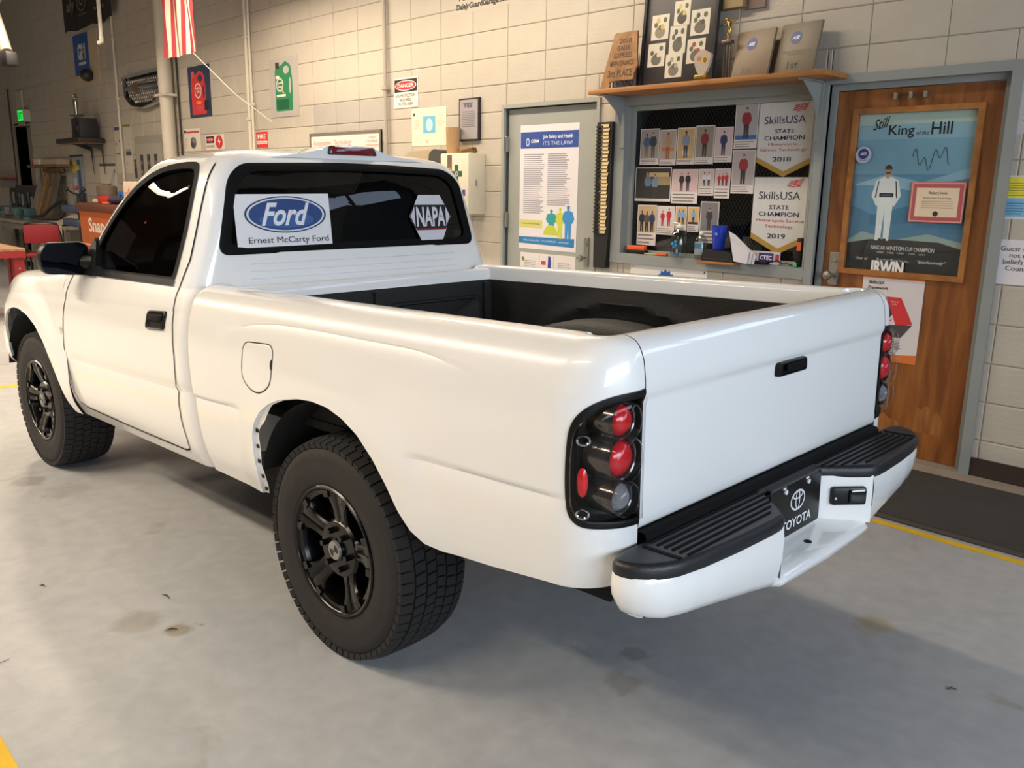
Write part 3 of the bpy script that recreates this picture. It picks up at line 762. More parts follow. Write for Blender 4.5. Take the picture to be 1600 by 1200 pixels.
# front bumper
cen = [(-2.97, -.802), (-3.06, -.80), (-3.16, -.775), (-3.25, -.72), (-3.33, -.60), (-3.39, -.40), (-3.41, 0)]
cen = cen+[(x, -y) for x, y in cen[-2::-1]]
cen = resample([(a, c, 0) for a, c in cen], .05); rows = []
for k, q in enumerate(cen):
    a = cen[min(k+1, len(cen)-1)]-cen[max(k-1, 0)]; nn = Vector((a.y, -a.x, 0)).normalized()*-1
    if nn.dot(Vector((q.x+2.6, q.y, 0))) < 0: nn = -nn
    rows.append([(q.x+nn.x*d, q.y+nn.y*d, z) for d, z in ((-.06, .775), (-.015, .772), (0, .76), (.004, .72), (.004, .66), (-.004, .60), (-.02, .575), (-.07, .57))])
FB = MB().grid(rows).build('front_bumper', M_PAINT, TR, smooth=50)
# mirrors
def mk_mirror(mir):
    F = lambda u, v, n=0: (-1.85+n, u, v)
    out = round_poly([(-.952, 1.112), (-.765, 1.098), (-.752, 1.225), (-.78, 1.245), (-.925, 1.245), (-.956, 1.20)], [.04, .02, .03, .04, .05, .04], 6)
    c0 = (-.853, 1.172)
    def rg(t, n_): return [mir(F(c0[0]+(u-c0[0])*t, c0[1]+(v-c0[1])*t, n_)) for u, v in out]
    m = MB().grid([rg(.93, .004), rg(.97, .012), rg(1.0, .004), rg(1.0, -.02), rg(.93, -.06), rg(.7, -.09), rg(.05, -.10)], cu=True).build('door_mirror', M_BLK, TR, smooth=50)
    MB().grid([rg(.935, .005), rg(.5, .0055), rg(.02, .006)], cu=True).build('mirror_glass', mat((14, 14, 16), .05, metal=1.0, name='mirror'), m)
    b = MB(); tri = [(-1.87, 1.10), (-1.74, 1.10), (-1.74, 1.14), (-1.80, 1.24), (-1.83, 1.26), (-1.875, 1.20)]
    b.grid([[mir(CS(a, c, o)) for a, c in tri] for o in (-.01, .016)], cu=True); b.poly([mir(CS(a, c, .016)) for a, c in tri])
    b.tube([mir((-1.83, -.73, 1.15)), mir((-1.885, -.78, 1.155)), mir((-1.91, -.84, 1.16))], .040, 12)
    b.build('mirror_sail', M_BLK, m, smooth=30)
both(mk_mirror)
# --- interior (seen dimly through the tinted glass) ------------------------------------------
M_SEAT = mat((70, 66, 62), .9)
ST = MB()
for y in (-.36, .36):
    ST.rbox((-1.32, y, .86), (.50, .52, .16), .04); ST.rbox((-1.10, y, 1.10), (.16, .50, .50), .05, Matrix.Rotation(.2, 3, 'Y')); ST.rbox((-1.05, y, 1.40), (.09, .24, .14), .04)
ST.build('bench_seat', M_SEAT, TR, smooth=40)
MB().rbox((-1.90, 0, 1.0), (.34, 1.36, .16), .05).build('dashboard', mat((40, 40, 42), .8), TR, smooth=40)
b = MB(); cw = Vector((-1.62, -.36, 1.10)); nx = Vector((.85, 0, .5)).normalized(); ux = Vector((0, 1, 0)); wx = nx.cross(ux)
b.tube([cw+.19*(math.cos(a)*ux+math.sin(a)*wx) for a in [2*PI*k/28 for k in range(28)]], .016, 8, closed=True)
for a in (.3, PI-.3, -PI/2): b.tube([cw-nx*.03, cw+.19*(math.cos(a)*ux+math.sin(a)*wx)], .014, 6)
b.tube([cw-nx*.03, cw-nx*.3], .03, 8)
b.build('steering_wheel', M_BLK, TR, smooth=50)
MB().bx(-2.1, -.89, -.74, .74, .47, .50).build('cab_floor', M_DARK, TR)
# --- underbody -------------------------------------------------------------------------------
b = MB()
for sg in (-1, 1):
    b.bx(-3.2, 1.0, sg*.42-.04, sg*.42+.04, .42, .54)
for x in (-2.3, -1.2, -.5, .55, .98): b.bx(x-.04, x+.04, -.42, .42, .43, .52)
b.bx(.70, .95, -.62, -.40, .44, .50)
b.build('frame_rails', M_DARK, TR)
b = MB(); b.cyl((0, -.56, .35), (0, .56, .35), .045, n=14); b.sphere((0, .05, .35), .14, 14)
for sg in (-1, 1):
    b.tube([(-.55, sg*.50, .47), (-.25, sg*.50, .38), (0, sg*.50, .345), (.3, sg*.50, .38), (.62, sg*.50, .46)], .03, 8)
    b.tube([(-.05, sg*.40, .38), (.12, sg*.36, .66)], .03, 8)
b.build('rear_axle', M_DARK, TR, smooth=40)
b = MB(); b.tube([(-1.8, .25, .40), (-.4, .25, .40), (-.15, .28, .56), (.2, .28, .56), (.45, .40, .44), (.78, .66, .43)], .03, 8); b.cyl((-1.3, .25, .40), (-.7, .25, .40), .08, n=14)
b.build('exhaust', mat((70, 62, 54), .6, metal=.7), TR, smooth=40)
b = MB(); b.cyl((.5, 0, .42), (.5, 0, .62), .33, n=30); b.build('spare_tire', M_DARK, TR, smooth=40)
b = MB(); b.cyl((-2.62, -.56, .415), (-2.62, .56, .415), .04, n=10); b.rbox((-2.7, 0, .55), (.7, .6, .3), .08); b.build('front_axle', M_DARK, TR, smooth=40)
def mk_housing(mir):
    for cx_, cz_, r, zz in ((0.0, .44, .405, .50), (-2.60, .47, .445, .46)):
        b = MB(); A = [PI*(.07+.86*k/24) for k in range(25)]
        b.grid([[mir((cx_+r*math.cos(a), y, cz_+r*math.sin(a)*.93)) for a in A] for y in ((-.785 if cx_ == 0 else -.80), -.70, -.60, -.47)])
        b.grid([[mir((cx_+r*math.cos(a)*t, -.47, cz_+r*math.sin(a)*t*.93)) for a in A] for t in (1, .5, .02)])
        b.build('wheel_housing', M_DARK, TR, smooth=40)
both(mk_housing)
MB().rbox((-.37, -.60, .50), (.05, .10, .13), .01).build('chassis_bracket', mat((58, 58, 58), .5), TR)
# --- wheels ----------------------------------------------------------------------------------
M_TIRE = mat((34, 31, 30), .78, noise=.15, nscale=12, bump=.12, bscale=90, name='tire_rubber')
M_TREAD = mat((26, 25, 25), .8, name='tread_rubber')
M_RIM = mat((6, 6, 6), .22, spec=.35, name='gloss_black_rim')
RT, WT = .358, .262
def tire_geo():
    b = MB(); h = WT/2
    prof = [(.198, -h+.035), (.206, -h+.018), (.213, -h+.012), (.222, -h+.010), (.245, -h+.003), (.272, -h), (.295, -h+.004), (.300, -h+.0035), (.315, -h+.010), (.332, -h+.020), (.343, -h+.034), (.3475, -h+.052)]
    prof = prof+[(.3485, 0)]+[(r, -y) for r, y in prof[::-1]]
    return b.lathe(prof, axis='y', n=72)
def tread_geo():
    b = MB(); n = 64
    rows5 = [(-.122, -.083, .030, 0.0), (-.076, -.040, .032, .5), (-.034, -.002, .034, .2), (.002, .034, .034, .7), (.040, .076, .032, .35), (.083, .122, .030, .1)]
    for y0, y1, wdt, ph in rows5:
        for k in range(n):
            a = 2*PI*(k+ph)/n; da = .82*PI/n; sk = .022*(1 if y0 < 0 else -1)*(1 if abs(y0) < .08 and abs(y1) < .08 else .35)
            P = []
            for r_ in (.340, 0):
                for (yy, s_) in ((y0, -1), (y0, 1), (y1, 1), (y1, -1)):
                    R_o = r_ or (RT-.009*max(0, (abs(yy)-.07)/.055)**1.5-.006*(abs(yy)/.13)**2)
                    if not r_ and abs(yy) > .11: R_o = RT-.014
                    t = a+s_*da+sk*(yy-y0)/.02*.35
                    P.append((R_o*math.cos(t), yy, R_o*math.sin(t)))
            i = b.pts(P)
            for q in ((4, 5, 6, 7), (0, 1, 5, 4), (1, 2, 6, 5), (2, 3, 7, 6), (3, 0, 4, 7)): b.face([i[j] for j in q])
            if abs(y0) > .11 or abs(y1) > .11:                          # shoulder lug running down the sidewall
                ye = y0 if abs(y0) > .11 else y1; sg = -1 if ye < 0 else 1
                Q = []
                for r_, yy in ((RT-.014, ye), (.326, sg*(WT/2-.013))):
                    for s_ in (-1, 1):
                        t = a+s_*da+(sk*(ye-y0)/.02*.35); Q.append((r_*math.cos(t), yy, r_*math.sin(t)))
                for s_ in (-1, 1):
                    t = a+s_*da; Q.append((.325*math.cos(t), sg*(WT/2-.030), .325*math.sin(t)))
                i = b.pts(Q)
                for q in ((0, 1, 3, 2), (0, 2, 4), (1, 5, 3), (2, 3, 5, 4)): b.face([i[j] for j in q])
    return b
def rim_geo():
    """outer face at negative y"""
    b = MB(); h = WT/2
    b.lathe([(.199, -h+.04), (.209, -h+.016), (.211, -h+.010), (.207, -h+.006), (.200, -h+.008), (.197, -h+.014), (.190, -h+.018), (.186, -h+.03), (.178, -h+.06), (.172, 0), (.170, h-.06), (.19, h-.03)], axis='y', n=72)
    yo = -h+.02
    b.lathe([(.192, yo-.002), (.180, yo+.001), (.176, yo+.014)], axis='y', n=60)                       # seat ring of the spokes
    b.lathe([(.0, yo+.006), (.034, yo+.006), (.036, yo+.014), (.055, yo+.013), (.088, yo+.015), (.096, yo+.023), (.098, yo+.06)], axis='y', n=48)
    for k in range(5):
        a0 = 2*PI*k/5+.42; L = []
        for r, hw, y in ((.070, .038, .020), (.092, .034, .018), (.118, .032, .012), (.142, .036, .006), (.160, .046, .002), (.176, .062, -.001), (.190, .070, -.002)):
            c, s_ = math.cos(a0), math.sin(a0)
            def pt(t, yy): return (r*c-t*s_, yo+yy, r*s_+t*c)
            L.append([pt(-hw, y+.045), pt(-hw, y+.006), pt(-hw+.006, y), pt(-.006, y-.002), pt(0, y+.002), pt(.006, y-.002), pt(hw-.006, y), pt(hw, y+.006), pt(hw, y+.045)])
        b.grid(L)
        for sg in (-1, 1):
            t = a0+sg*.26; b.box((.184*math.cos(t), yo-.004, .184*math.sin(t)), (.022, .010, .024), 0, Matrix.Rotation(-t, 3, 'Y'))
    return b
GEO_T, GEO_TR, GEO_R = tire_geo(), tread_geo(), rim_geo()
def mk_wheel(x, side, z, spin):
    """side -1: driver's side, outer face towards -y"""
    M = Matrix.Translation((x, side*.669, z)) @ (Matrix.Identity(4) if side < 0 else Matrix.Rotation(PI, 4, 'Z')) @ Matrix.Rotation(spin, 4, 'Y')
    def put(o, par, first=False): o.matrix_basis = M if first else Matrix.Identity(4)
    tire = GEO_T.build('tire', M_TIRE, TR, smooth=50); tire.matrix_basis = M
    GEO_TR.build('tread', M_TREAD, tire)
    rim = GEO_R.build('wheel_rim', M_RIM, TR, smooth=38); rim.matrix_basis = M
    yo = -WT/2+.02
    for k in range(6):
        a = 2*PI*k/6+.1
        MB().cyl((.062*math.cos(a), yo+.03, .062*math.sin(a)), (.062*math.cos(a), yo-.006, .062*math.sin(a)), .0115, .010, 6).build('lug_nut', M_RIM, rim)
    cc = MB().cyl((0, yo+.01, 0), (0, yo-.002, 0), .031, .029, 24).build('centre_cap', mat((150, 148, 142), .35, metal=.5), rim)
    b = MB()
    for a in (0, PI): b.poly([(0, yo-.0028, 0)]+[(.022*math.cos(a+PI/2*j/8), yo-.0028, .022*math.sin(a+PI/2*j/8)) for j in range(9)])
    b.build('cap_emblem', mat((25, 25, 25), .5), rim, fixn=False)
    MB().cyl((0, yo+.07, 0), (0, yo+.10, 0), .15, n=32).build('brake_drum', M_DARK, rim)
mk_wheel(0, -1, .3475, .25); mk_wheel(0, 1, .3475, .6)
mk_wheel(-2.625, -1, .416, 1.1); mk_wheel(-2.625, 1, .416, 2.0)
# --- rear bumper -----------------------------------------------------------------------------
xf_b = pchip([0, .277, .50, .65, .726, .775, .805, .818], [1.224, 1.221, 1.216, 1.203, 1.184, 1.157, 1.122, 1.085])
zb_b = pchip([0, .25, .40, .60, .82], [.432, .437, .460, .488, .502])
M_PAD = mat((28, 29, 31), .42, bump=.12, bscale=250, name='step_pad_plastic')
b = MB()
for sg in (-1, 1):
    rows = []
    pc = resample([(1.221, .277, 0), (1.218, .42, 0), (1.212, .56, 0), (1.202, .65, 0), (1.186, .715, 0), (1.165, .757, 0), (1.138, .782, 0), (1.115, .792, 0), (1.095, .793, 0), (1.078, .783, 0), (1.068, .765, 0), (1.062, .72, 0)], .012)
    for k, q in enumerate(pc):
        a_ = pc[min(k+1, len(pc)-1)]-pc[max(k-1, 0)]; nx_, ny_ = a_.y, -a_.x; L_ = math.hypot(nx_, ny_); nx_, ny_ = nx_/L_, ny_/L_
        if k == 0: nx_, ny_ = 1, 0
        zb = zb_b(q.y)+.012*sm((q.y-.70)/.1); zt = .616
        rows.append([(q.x+d*nx_, sg*(q.y+d*ny_), z) for d, z in ((-.05, zt), (-.003, zt), (0, zt-.004), (.004, zt-.03), (.002, (zt+zb)/2), (-.008, zb+.03), (-.018, zb+.012), (-.036, zb+.002), (-.055, zb), (-.07, zb+.004))])
    b.grid(rows)
    b.poly([(x, sg*.277, z) for x, z in ((1.13, .616), (1.218, .616), (1.221, .60), (1.222, .55), (1.214, .475), (1.203, .452), (1.185, .442), (1.13, .442))])
    b.grid([[(1.105+(.116)*t, sg*(.155+.122*t), z) for t in (0, .08, .3, .6, .9, 1)] for z in (.616, .60, .53, .485, .470)])
rows = []
for k in range(31):
    y = -.30+.60*k/30; x = xf_b(abs(y))-.03*sm((abs(y)-.262)/.03); zb = zb_b(abs(y)); e = 1-sm((.277-abs(y))/.05)
    rows.append([(1.105, y, .500), (1.115, y, .488), (1.13, y, .483), (1.18, y, .478), (x-.020, y, .475), (x-.006, y, .470), (x+.002, y, .460), (x, y, zb+.014), (x-.010, y, zb+.005), (x-.025, y, zb), (1.05, y, zb+.01)])
b.grid(rows); b.poly([(1.105, -.16, .49), (1.105, .16, .49), (1.105, .16, .62), (1.105, -.16, .62)])
RB = b.build('rear_bumper', M_PAINT, TR, smooth=40)
MB().cyl((1.165, -.012, .474), (1.165, -.012, .4805), .012, n=16).build('ball_hole_shade', M_GAP_SHADE, RB)  # dark plug painting the shade of the hitch ball hole
# black step pad: one outline with the plate recess
half = [(.15, 1.100), (.165, 1.112), (.20, 1.150), (.245, 1.197), (.277, 1.224), (.30, 1.229), (.36, 1.229), (.50, 1.223), (.62, 1.212), (.70, 1.198), (.735, 1.182), (.765, 1.160), (.787, 1.132), (.796, 1.105), (.790, 1.083), (.768, 1.070), (.72, 1.066), (.665, 1.066)]
out = [(x, -y) for y, x in half[::-1]]+[(x, y) for y, x in half]
out3 = resample([(a, c, 0) for a, c in out], .02, True)
n = len(out3); nor = []
for k in range(n):
    d = (out3[(k+1) % n]-out3[k-1]).normalized(); nor.append(Vector((d.y, -d.x, 0)))
area_ = sum(out3[k].x*out3[(k+1) % n].y-out3[(k+1) % n].x*out3[k].y for k in range(n))
if area_ < 0: nor = [-q for q in nor]
b = MB(); rows = []
for ins, z in ((.012, .608), (.003, .610), (0, .617), (0, .632), (.004, .641), (.011, .6455), (.016, .6455)):
    rows.append([(p.x-q.x*ins, p.y-q.y*ins, z) for p, q in zip(out3, nor)])
b.grid(rows, cu=True); nb = len(b.v); b.face([nb-n+k for k in range(n)])
PAD = b.build('step_pad', M_PAD, TR, smooth=50)
for sg in (-1, 1):
    for k in range(6):
        x = 1.090+.020*k; y0 = (.17, .17, .18, .215, .25, .29)[k]; MB().rbox((x, sg*(y0+.66)/2, .6465), (.0065, .66-y0, .005), .002).build('grip_ridge', M_RUB, PAD)
    MB().rbox((1.14, sg*.685, .6462), (.10, .012, .003), .001).build('end_groove', M_RUB, PAD)
b = MB(); b.grid([[(x, y, z) for x, z in ((1.04, .60), (1.042, .6635), (1.062, .6645), (1.074, .663), (1.080, .655), (1.083, .643))] for y in (-.66, .66)])
b.build('gap_filler', M_RUB, PAD, smooth=50)
b = MB(); b.rbox((1.103, -.0, .632), (.03, .26, .018), .004); b.build('plate_lamp_cover', M_BLK, PAD)
# licence plate with emblem
PF = lambda u, v, n=0: (1.122+n-.18*(v-.56)*0, u, v)
PL = MB().prism(round_poly([(-.158, .494), (.142, .494), (.142, .645), (-.158, .645)], .012, 4), PF, -.003, .001).build('licence_plate', mat((14, 15, 17), .3), TR)
M_W = mat((225, 226, 230), .4)
def ering(cx_, cz_, rx, rz, w, m=24):
    o = E_(cx_, cz_, rx, rz, m); i = E_(cx_, cz_, rx-w, rz-w, m)
    return [[o[k], o[(k+1) % m], i[(k+1) % m], i[k]] for k in range(m)]
em = MB()
for pts in ering(.0, .588, .043, .030, .0055)+ering(.0, .5885, .0135, .0285, .0045)+ering(.0, .603, .030, .0125, .0045): em.poly([PF(u, v, .002) for u, v in pts])
em.build('plate_emblem', M_W, PL, fixn=False)
text(PL, 'TOYOTA', -.088, .512, .176, .028, M_W, PF, .02, n=.002)
for y in (-.075, .06): MB().cyl(PF(y, .628, 0), PF(y, .628, .005), .007, n=10).build('plate_screw', M_W, PL); MB().box(PF(y-.008, .640, .002), (.003, .014, .005)).build('plate_slot', M_W, PL)
# black corner lamp inside the recess
b = MB(); RM = Matrix.Rotation(math.atan2(.122, .116), 3, 'Z'); c_ = Vector((1.172, .222, .556))
b.rbox(c_, (.105, .026, .055), .008, RM); rl = b.build('recess_lamp', M_BLK, TR, smooth=40)
MB().rbox(c_+RM @ Vector((.022, -.010, .002)), (.052, .026, .045), .008, RM).build('lamp_hood', mat((8, 8, 8), .1, coat=1), rl, smooth=40)
for s_ in (-.042, .042): MB().cyl(c_+RM @ Vector((s_, -.010, -.004)), c_+RM @ Vector((s_, -.0165, -.004)), .004, n=8).build('lamp_screw', M_CHROME, rl)
# --- signs in the rear window ----------------------------------------------------------------
def RF(u, v, n=0):   # frame on the glass: u = y, v = height
    p = CR(u, v, .0035+n); return p
TRM = Matrix.Translation((3.31, -2.664, 0)) @ Matrix.Rotation(.04, 4, 'Z') @ Matrix.Rotation(-.026, 4, 'Y')
def on_truck(o): o.matrix_world = TRM; return o
def card(pts, name, m, lbl, cat):
    b = MB(); a = b.pts([RF(u, v, 0) for u, v in pts]); c = b.pts([RF(u, v, .0015) for u, v in pts]); k = len(pts)
    for q in range(k): b.face((a[q], a[(q+1) % k], c[(q+1) % k], c[q]))
    b.face(a[::-1]); b.face(c)
    return tag(on_truck(b.build(name, m)), lbl, cat)
M_PAPER = mat((232, 230, 232), .45)
sg_ = card([(-.566, 1.238), (-.152, 1.242), (-.152, 1.441), (-.566, 1.437)], 'window_sign', M_PAPER, 'white dealer sign with blue oval in the rear window of the truck', 'sign')
RFs = lambda u, v, n=0: RF(u, v, .0015+n)
flat('oval_badge', sg_, [((30, 50, 92), E_(-.350, 1.361, .178, .070, 40)), ((214, 218, 226), E_(-.350, 1.361, .170, .0655, 40)), ((34, 66, 124), E_(-.350, 1.361, .161, .060, 40)), ((52, 92, 152), E_(-.350, 1.340, .120, .030, 30))], RFs)
text(sg_, 'Ford', -.462, 1.318, .215, .088, (226, 228, 232), RFs, .025, .45, n=.0022)
text(sg_, 'Ernest McCarty Ford', -.520, 1.247, .350, .030, (38, 38, 42), RFs, .0, n=.0022)
hx = [(.262, 1.345), (.322, 1.240), (.452, 1.240), (.508, 1.345), (.448, 1.438), (.322, 1.438)]
sn = card(hx, 'window_sticker', mat((214, 214, 220), .45), 'white hexagonal parts-store sticker in the rear window of the truck', 'sticker')
flat('band', sn, [((22, 22, 26), [(.291, 1.395), (.480, 1.395), (.507, 1.346), (.480, 1.292), (.291, 1.292), (.263, 1.345)]), ((214, 214, 220), [(.268, 1.345), (.292, 1.300), (.292, 1.388)]), ((214, 214, 220), [(.478, 1.388), (.478, 1.300), (.502, 1.345)]), ((120, 24, 30), R_(.296, 1.284, .476, 1.292))], RFs)
text(sn, 'NAPA', .300, 1.300, .172, .086, (220, 220, 226), RFs, .03, n=.0022)

# ================================================================== doors, window and what hangs on the wall
M_GREY = mat((142, 146, 144), .45, noise=.04, nscale=5, name='grey_steel_paint')
M_GREY2 = mat((156, 158, 152), .45, noise=.03, nscale=5, name='grey_door_paint')
M_STEEL = mat((170, 168, 162), .3, metal=.9, name='brushed_steel')
M_OAK = wood((150, 92, 42), (112, 62, 24), (6, 6, .7), .42, 'stained_door_wood')
M_OAKT = wood((168, 112, 56), (140, 86, 38), (4, 4, 4), .4, 'door_bead_wood')
M_SHELF = wood((176, 120, 62), (150, 96, 44), (1, 8, 8), .45, 'shelf_wood')
M_WHITE = mat((228, 226, 222), .5)
def frame_(x0, x1, z1, w, name, m, y0=-.02, y1=.14):
    b = MB(); b.bx(x0-w, x0, y0, y1, 0, z1+w); b.bx(x1, x1+w, y0, y1, 0, z1+w); b.bx(x0, x1, y0, y1, z1, z1+w)
    return b
# --- wooden office door
LX0, LX1, LZ0, LZ1 = 3.215, 3.838, 1.03, 1.872
b = MB(); b.bx(3.088, LX0, .045, .085, .012, 1.998); b.bx(LX1, 3.945, .045, .085, .012, 1.998); b.bx(LX0, LX1, .045, .085, .012, LZ0); b.bx(LX0, LX1, .045, .085, LZ1, 1.998)
d1 = struct(b.build('door_1', M_OAK))
fr = frame_(3.05, 3.985, 2.035, .05, 'door_frame', M_GREY)
fr.bx(3.05, 3.085, .03, .14, 0, 2.035); fr.bx(3.95, 3.985, .03, .14, 0, 2.035); fr.bx(3.085, 3.95, .03, .14, 2.002, 2.035)
fr.build('door_frame', M_GREY, d1)
MB().bx(3.05, 3.985, -.02, .14, 0, .010).build('threshold', mat((140, 128, 112), .7), d1)
LX0, LX1, LZ0, LZ1 = 3.215, 3.838, 1.03, 1.872
b = MB()
for a in ((LX0-.03, LX1+.03, LZ0-.03, LZ0), (LX0-.03, LX1+.03, LZ1, LZ1+.03), (LX0-.03, LX0, LZ0, LZ1), (LX1, LX1+.03, LZ0, LZ1)): b.bx(a[0], a[1], .030, .05, a[2], a[3])
b.build('glazing_bead', M_OAKT, d1)
for k, (x, z, h) in enumerate(((3.79, .16, .30), (3.56, .12, .22))):
    MB().prism([(x-.09, z), (x+.06, z), (x+.06, z+h*.3), (x+.03, z+h*.45), (x+.01, z+h*.38), (x-.03, z+h*.52), (x-.06, z+h*.42), (x-.085, z+h*.5)], lambda u, v, n=0: (u, .0445-n*.1, v), 0, .001).build('worn_patch', wood((166, 106, 48), (134, 80, 34), (9, 9, 1), .6), d1)
h = MB().rbox((3.155, .040, 1.02), (.062, .012, .19), .004).build('handle_plate', M_STEEL, d1)
b = MB(); b.lathe([(.012, .035), (.012, -.005), (.024, -.012), (.027, -.025), (.022, -.036), (.0, -.040)], (3.150, 0, .985), 'y', 20); b.build('door_knob', M_STEEL, h, smooth=50)
b = MB(); b.lathe([(.016, .035), (.016, .026), (.0, .025)], (3.157, 0, 1.07), 'y', 16); b.build('lock_cylinder', M_STEEL, h, smooth=50)
for x in (3.42, 3.50, 3.575): MB().rbox((x, .02, 1.955), (.02, .03, .035), .004).build('clip', M_STEEL, d1)
def sign(name, label, cat, x0, x1, z0, z1, m, t=.004, Y=0., group=None, rot=None):
    m = m if isinstance(m, bpy.types.Material) else mat(m, .5)
    o = MB().bx(0, x1-x0, -t, 0, 0, z1-z0).build(name, m, loc=(x0, Y, z0))
    if rot: o.rotation_euler = rot
    tag(o, label, cat, group)
    return o, x1-x0, z1-z0, wallf(t)
def person(cx, z0, h, shirt, pants, skin=(196, 150, 120), hair=(50, 36, 28), w=1.):
    """printed standing figure, feet at z0"""
    q = h*w
    return [(pants, [(cx-.10*q, z0), (cx-.02*q, z0), (cx, z0+.40*h), (cx+.02*q, z0), (cx+.10*q, z0), (cx+.11*q, z0+.5*h), (cx-.11*q, z0+.5*h)]),
            (shirt, [(cx-.11*q, z0+.46*h), (cx+.11*q, z0+.46*h), (cx+.16*q, z0+.80*h), (cx+.06*q, z0+.85*h), (cx-.06*q, z0+.85*h), (cx-.16*q, z0+.80*h)]),
            (shirt, [(cx-.16*q, z0+.80*h), (cx-.21*q, z0+.60*h), (cx-.13*q, z0+.46*h), (cx-.09*q, z0+.48*h), (cx-.14*q, z0+.62*h), (cx-.09*q, z0+.74*h)]),
            (shirt, [(cx+.16*q, z0+.80*h), (cx+.09*q, z0+.74*h), (cx+.14*q, z0+.62*h), (cx+.09*q, z0+.48*h), (cx+.13*q, z0+.46*h), (cx+.21*q, z0+.60*h)]),
            (skin, E_(cx, z0+.925*h, .052*q, .07*h, 12)), (hair, E_(cx, z0+.95*h, .054*q, .058*h, 10, 0, PI)), (skin, R_(cx-.025*q, z0+.83*h, cx+.025*q, z0+.88*h))]
# poster behind the door glass
p, w, h, f = sign('driver_poster', 'large blue poster of a racing driver behind the wooden door glass', 'poster', LX0, LX1, LZ0, LZ1, (128, 176, 198), .002, .062)
polys = [((186, 206, 196), R_(0, h*.93, w, h)), ((150, 190, 206), R_(0, h*.84, w, h*.93)), ((98, 152, 184), R_(0, h*.2, w, h*.62)), ((150, 192, 212), [(0, h*.55), (w*.3, h*.62), (w*.6, h*.57), (w, h*.66), (w, h*.60), (w*.5, h*.52), (w*.2, h*.55)]),
         ((76, 128, 160), [(0, h*.2), (0, h*.42), (w*.2, h*.36), (w*.5, h*.42), (w*.8, h*.34), (w, h*.40), (w, h*.2)]), ((150, 172, 164), [(0, h*.19), (w*.12, h*.25), (w*.4, h*.20), (w*.7, h*.25), (w, h*.20), (w, h*.14), (0, h*.14)]),
         ((24, 30, 36), [(0, 0), (w, 0), (w, h*.16), (w*.8, h*.20), (w*.45, h*.205), (w*.2, h*.20), (0, h*.17)])]
polys += person(w*.305, h*.195, h*.48, (238, 240, 238), (234, 238, 236), hair=(70, 50, 36), w=.95)
polys += [((60, 60, 70), [(w*.225, h*.575), (w*.235, h*.578), (w*.215, h*.47), (w*.205, h*.47)]), ((60, 60, 70), [(w*.385, h*.575), (w*.375, h*.578), (w*.395, h*.47), (w*.405, h*.47)]), ((70, 50, 40), R_(w*.285, h*.622, w*.325, h*.632)), ((30, 30, 34), R_(w*.275, h*.195, w*.30, h*.208)), ((30, 30, 34), R_(w*.315, h*.195, w*.345, h*.208)), ((40, 42, 50), R_(w*.245, h*.475, w*.37, h*.50)), ((90, 110, 140), R_(w*.26, h*.483, w*.355, h*.492))]
flat('print', p, polys, f)
blk = (26, 26, 30)
text(p, 'Still', w*.13, h*.895, w*.14, h*.065, blk, f, .01, .35, arc=lambda a: .02*a)
text(p, 'King', w*.27, h*.845, w*.22, h*.08, blk, f, .01, n=.0014)
text(p, 'of the', w*.51, h*.862, w*.10, h*.026, blk, f)
text(p, 'Hill', w*.63, h*.862, w*.17, h*.075, blk, f, .01)
text(p, 'NASCAR WINSTON CUP CHAMPION', w*.22, h*.135, w*.55, h*.026, (224, 224, 220), f, .01)
text(p, '1980   1986   1987   1990   1991', w*.28, h*.112, w*.42, h*.012, (210, 210, 205), f)
text(p, 'User of', w*.09, h*.062, w*.11, h*.020, (214, 214, 210), f)
text(p, 'Racing Products...', w*.285, h*.056, w*.30, h*.024, (214, 214, 210), f)
text(p, '"Exclusively"', w*.64, h*.056, w*.24, h*.026, (224, 224, 220), f, .01, .3)
sgn = MB(); sgn.tube([f(w*(.50+.30*t), h*(.70+.04*math.sin(23*t)+.035*math.sin(9*t+1)+.03*t), .002) for t in [k/60 for k in range(61)]], .0012, 4)
sgn.build('autograph', mat(blk, .6), p)
MB().bx(0, LX1-LX0, -.0015, 0, 0, LZ1-LZ0).build('door_glass', glass((.97, .98, .98), ior=1.35, name='wired_glass'), d1, loc=(LX0, .052, LZ0))
o, w2, h2, f2 = sign('lettering_decal', 'white slanted word decal across the lower edge of the driver poster', 'decal', 3.372, 3.552, 1.012, 1.085, (60, 62, 66), .001, .0435)
text(o, 'IRWIN', 0, 0, w2, h2, (232, 230, 224), f2, .05)
def round_badge(name, label, cx, cz, r, Y, ring, core, txt, parent_cat='sticker'):
    o = MB().prism(E_(0, 0, r, r, 28), lambda u, v, n=0: (u, -n, v), 0, .0012).build(name, mat(ring, .4), loc=(cx, Y, cz)); tag(o, label, parent_cat)
    ff = wallf(.0012); flat('disc', o, [(core, E_(0, r*.15, r*.66, r*.62, 24)), ((150, 160, 190), R_(-r*.5, -r*.72, r*.5, -r*.52))], ff)
    if txt: text(o, txt, -r*.42, -r*.03, r*.84, r*.34, (226, 228, 236), ff, .03, .2)
    return o
round_badge('round_sticker', 'round blue and white certification sticker on the driver poster', 3.262, 1.655, .045, .0435, (190, 192, 204), (36, 62, 130), 'ASE')
o, w, h, f = sign('certificate', 'red-bordered certificate taped over the driver poster', 'certificate', 3.545, 3.822, 1.302, 1.512, (186, 98, 96), .001, .0435)
flat('print', o, [((212, 160, 146), R_(.004, .004, w-.004, h-.004)), ((178, 86, 88), R_(.010, .010, w-.010, h-.010)), ((226, 204, 176), R_(.030, .030, w-.030, h-.030))]+greek(w*.22, w*.82, h*.34, h*.55, 4, (140, 110, 90), .1, .22)+[((50, 44, 60), E_(w*.5, h*.22, .014, .014))], f)
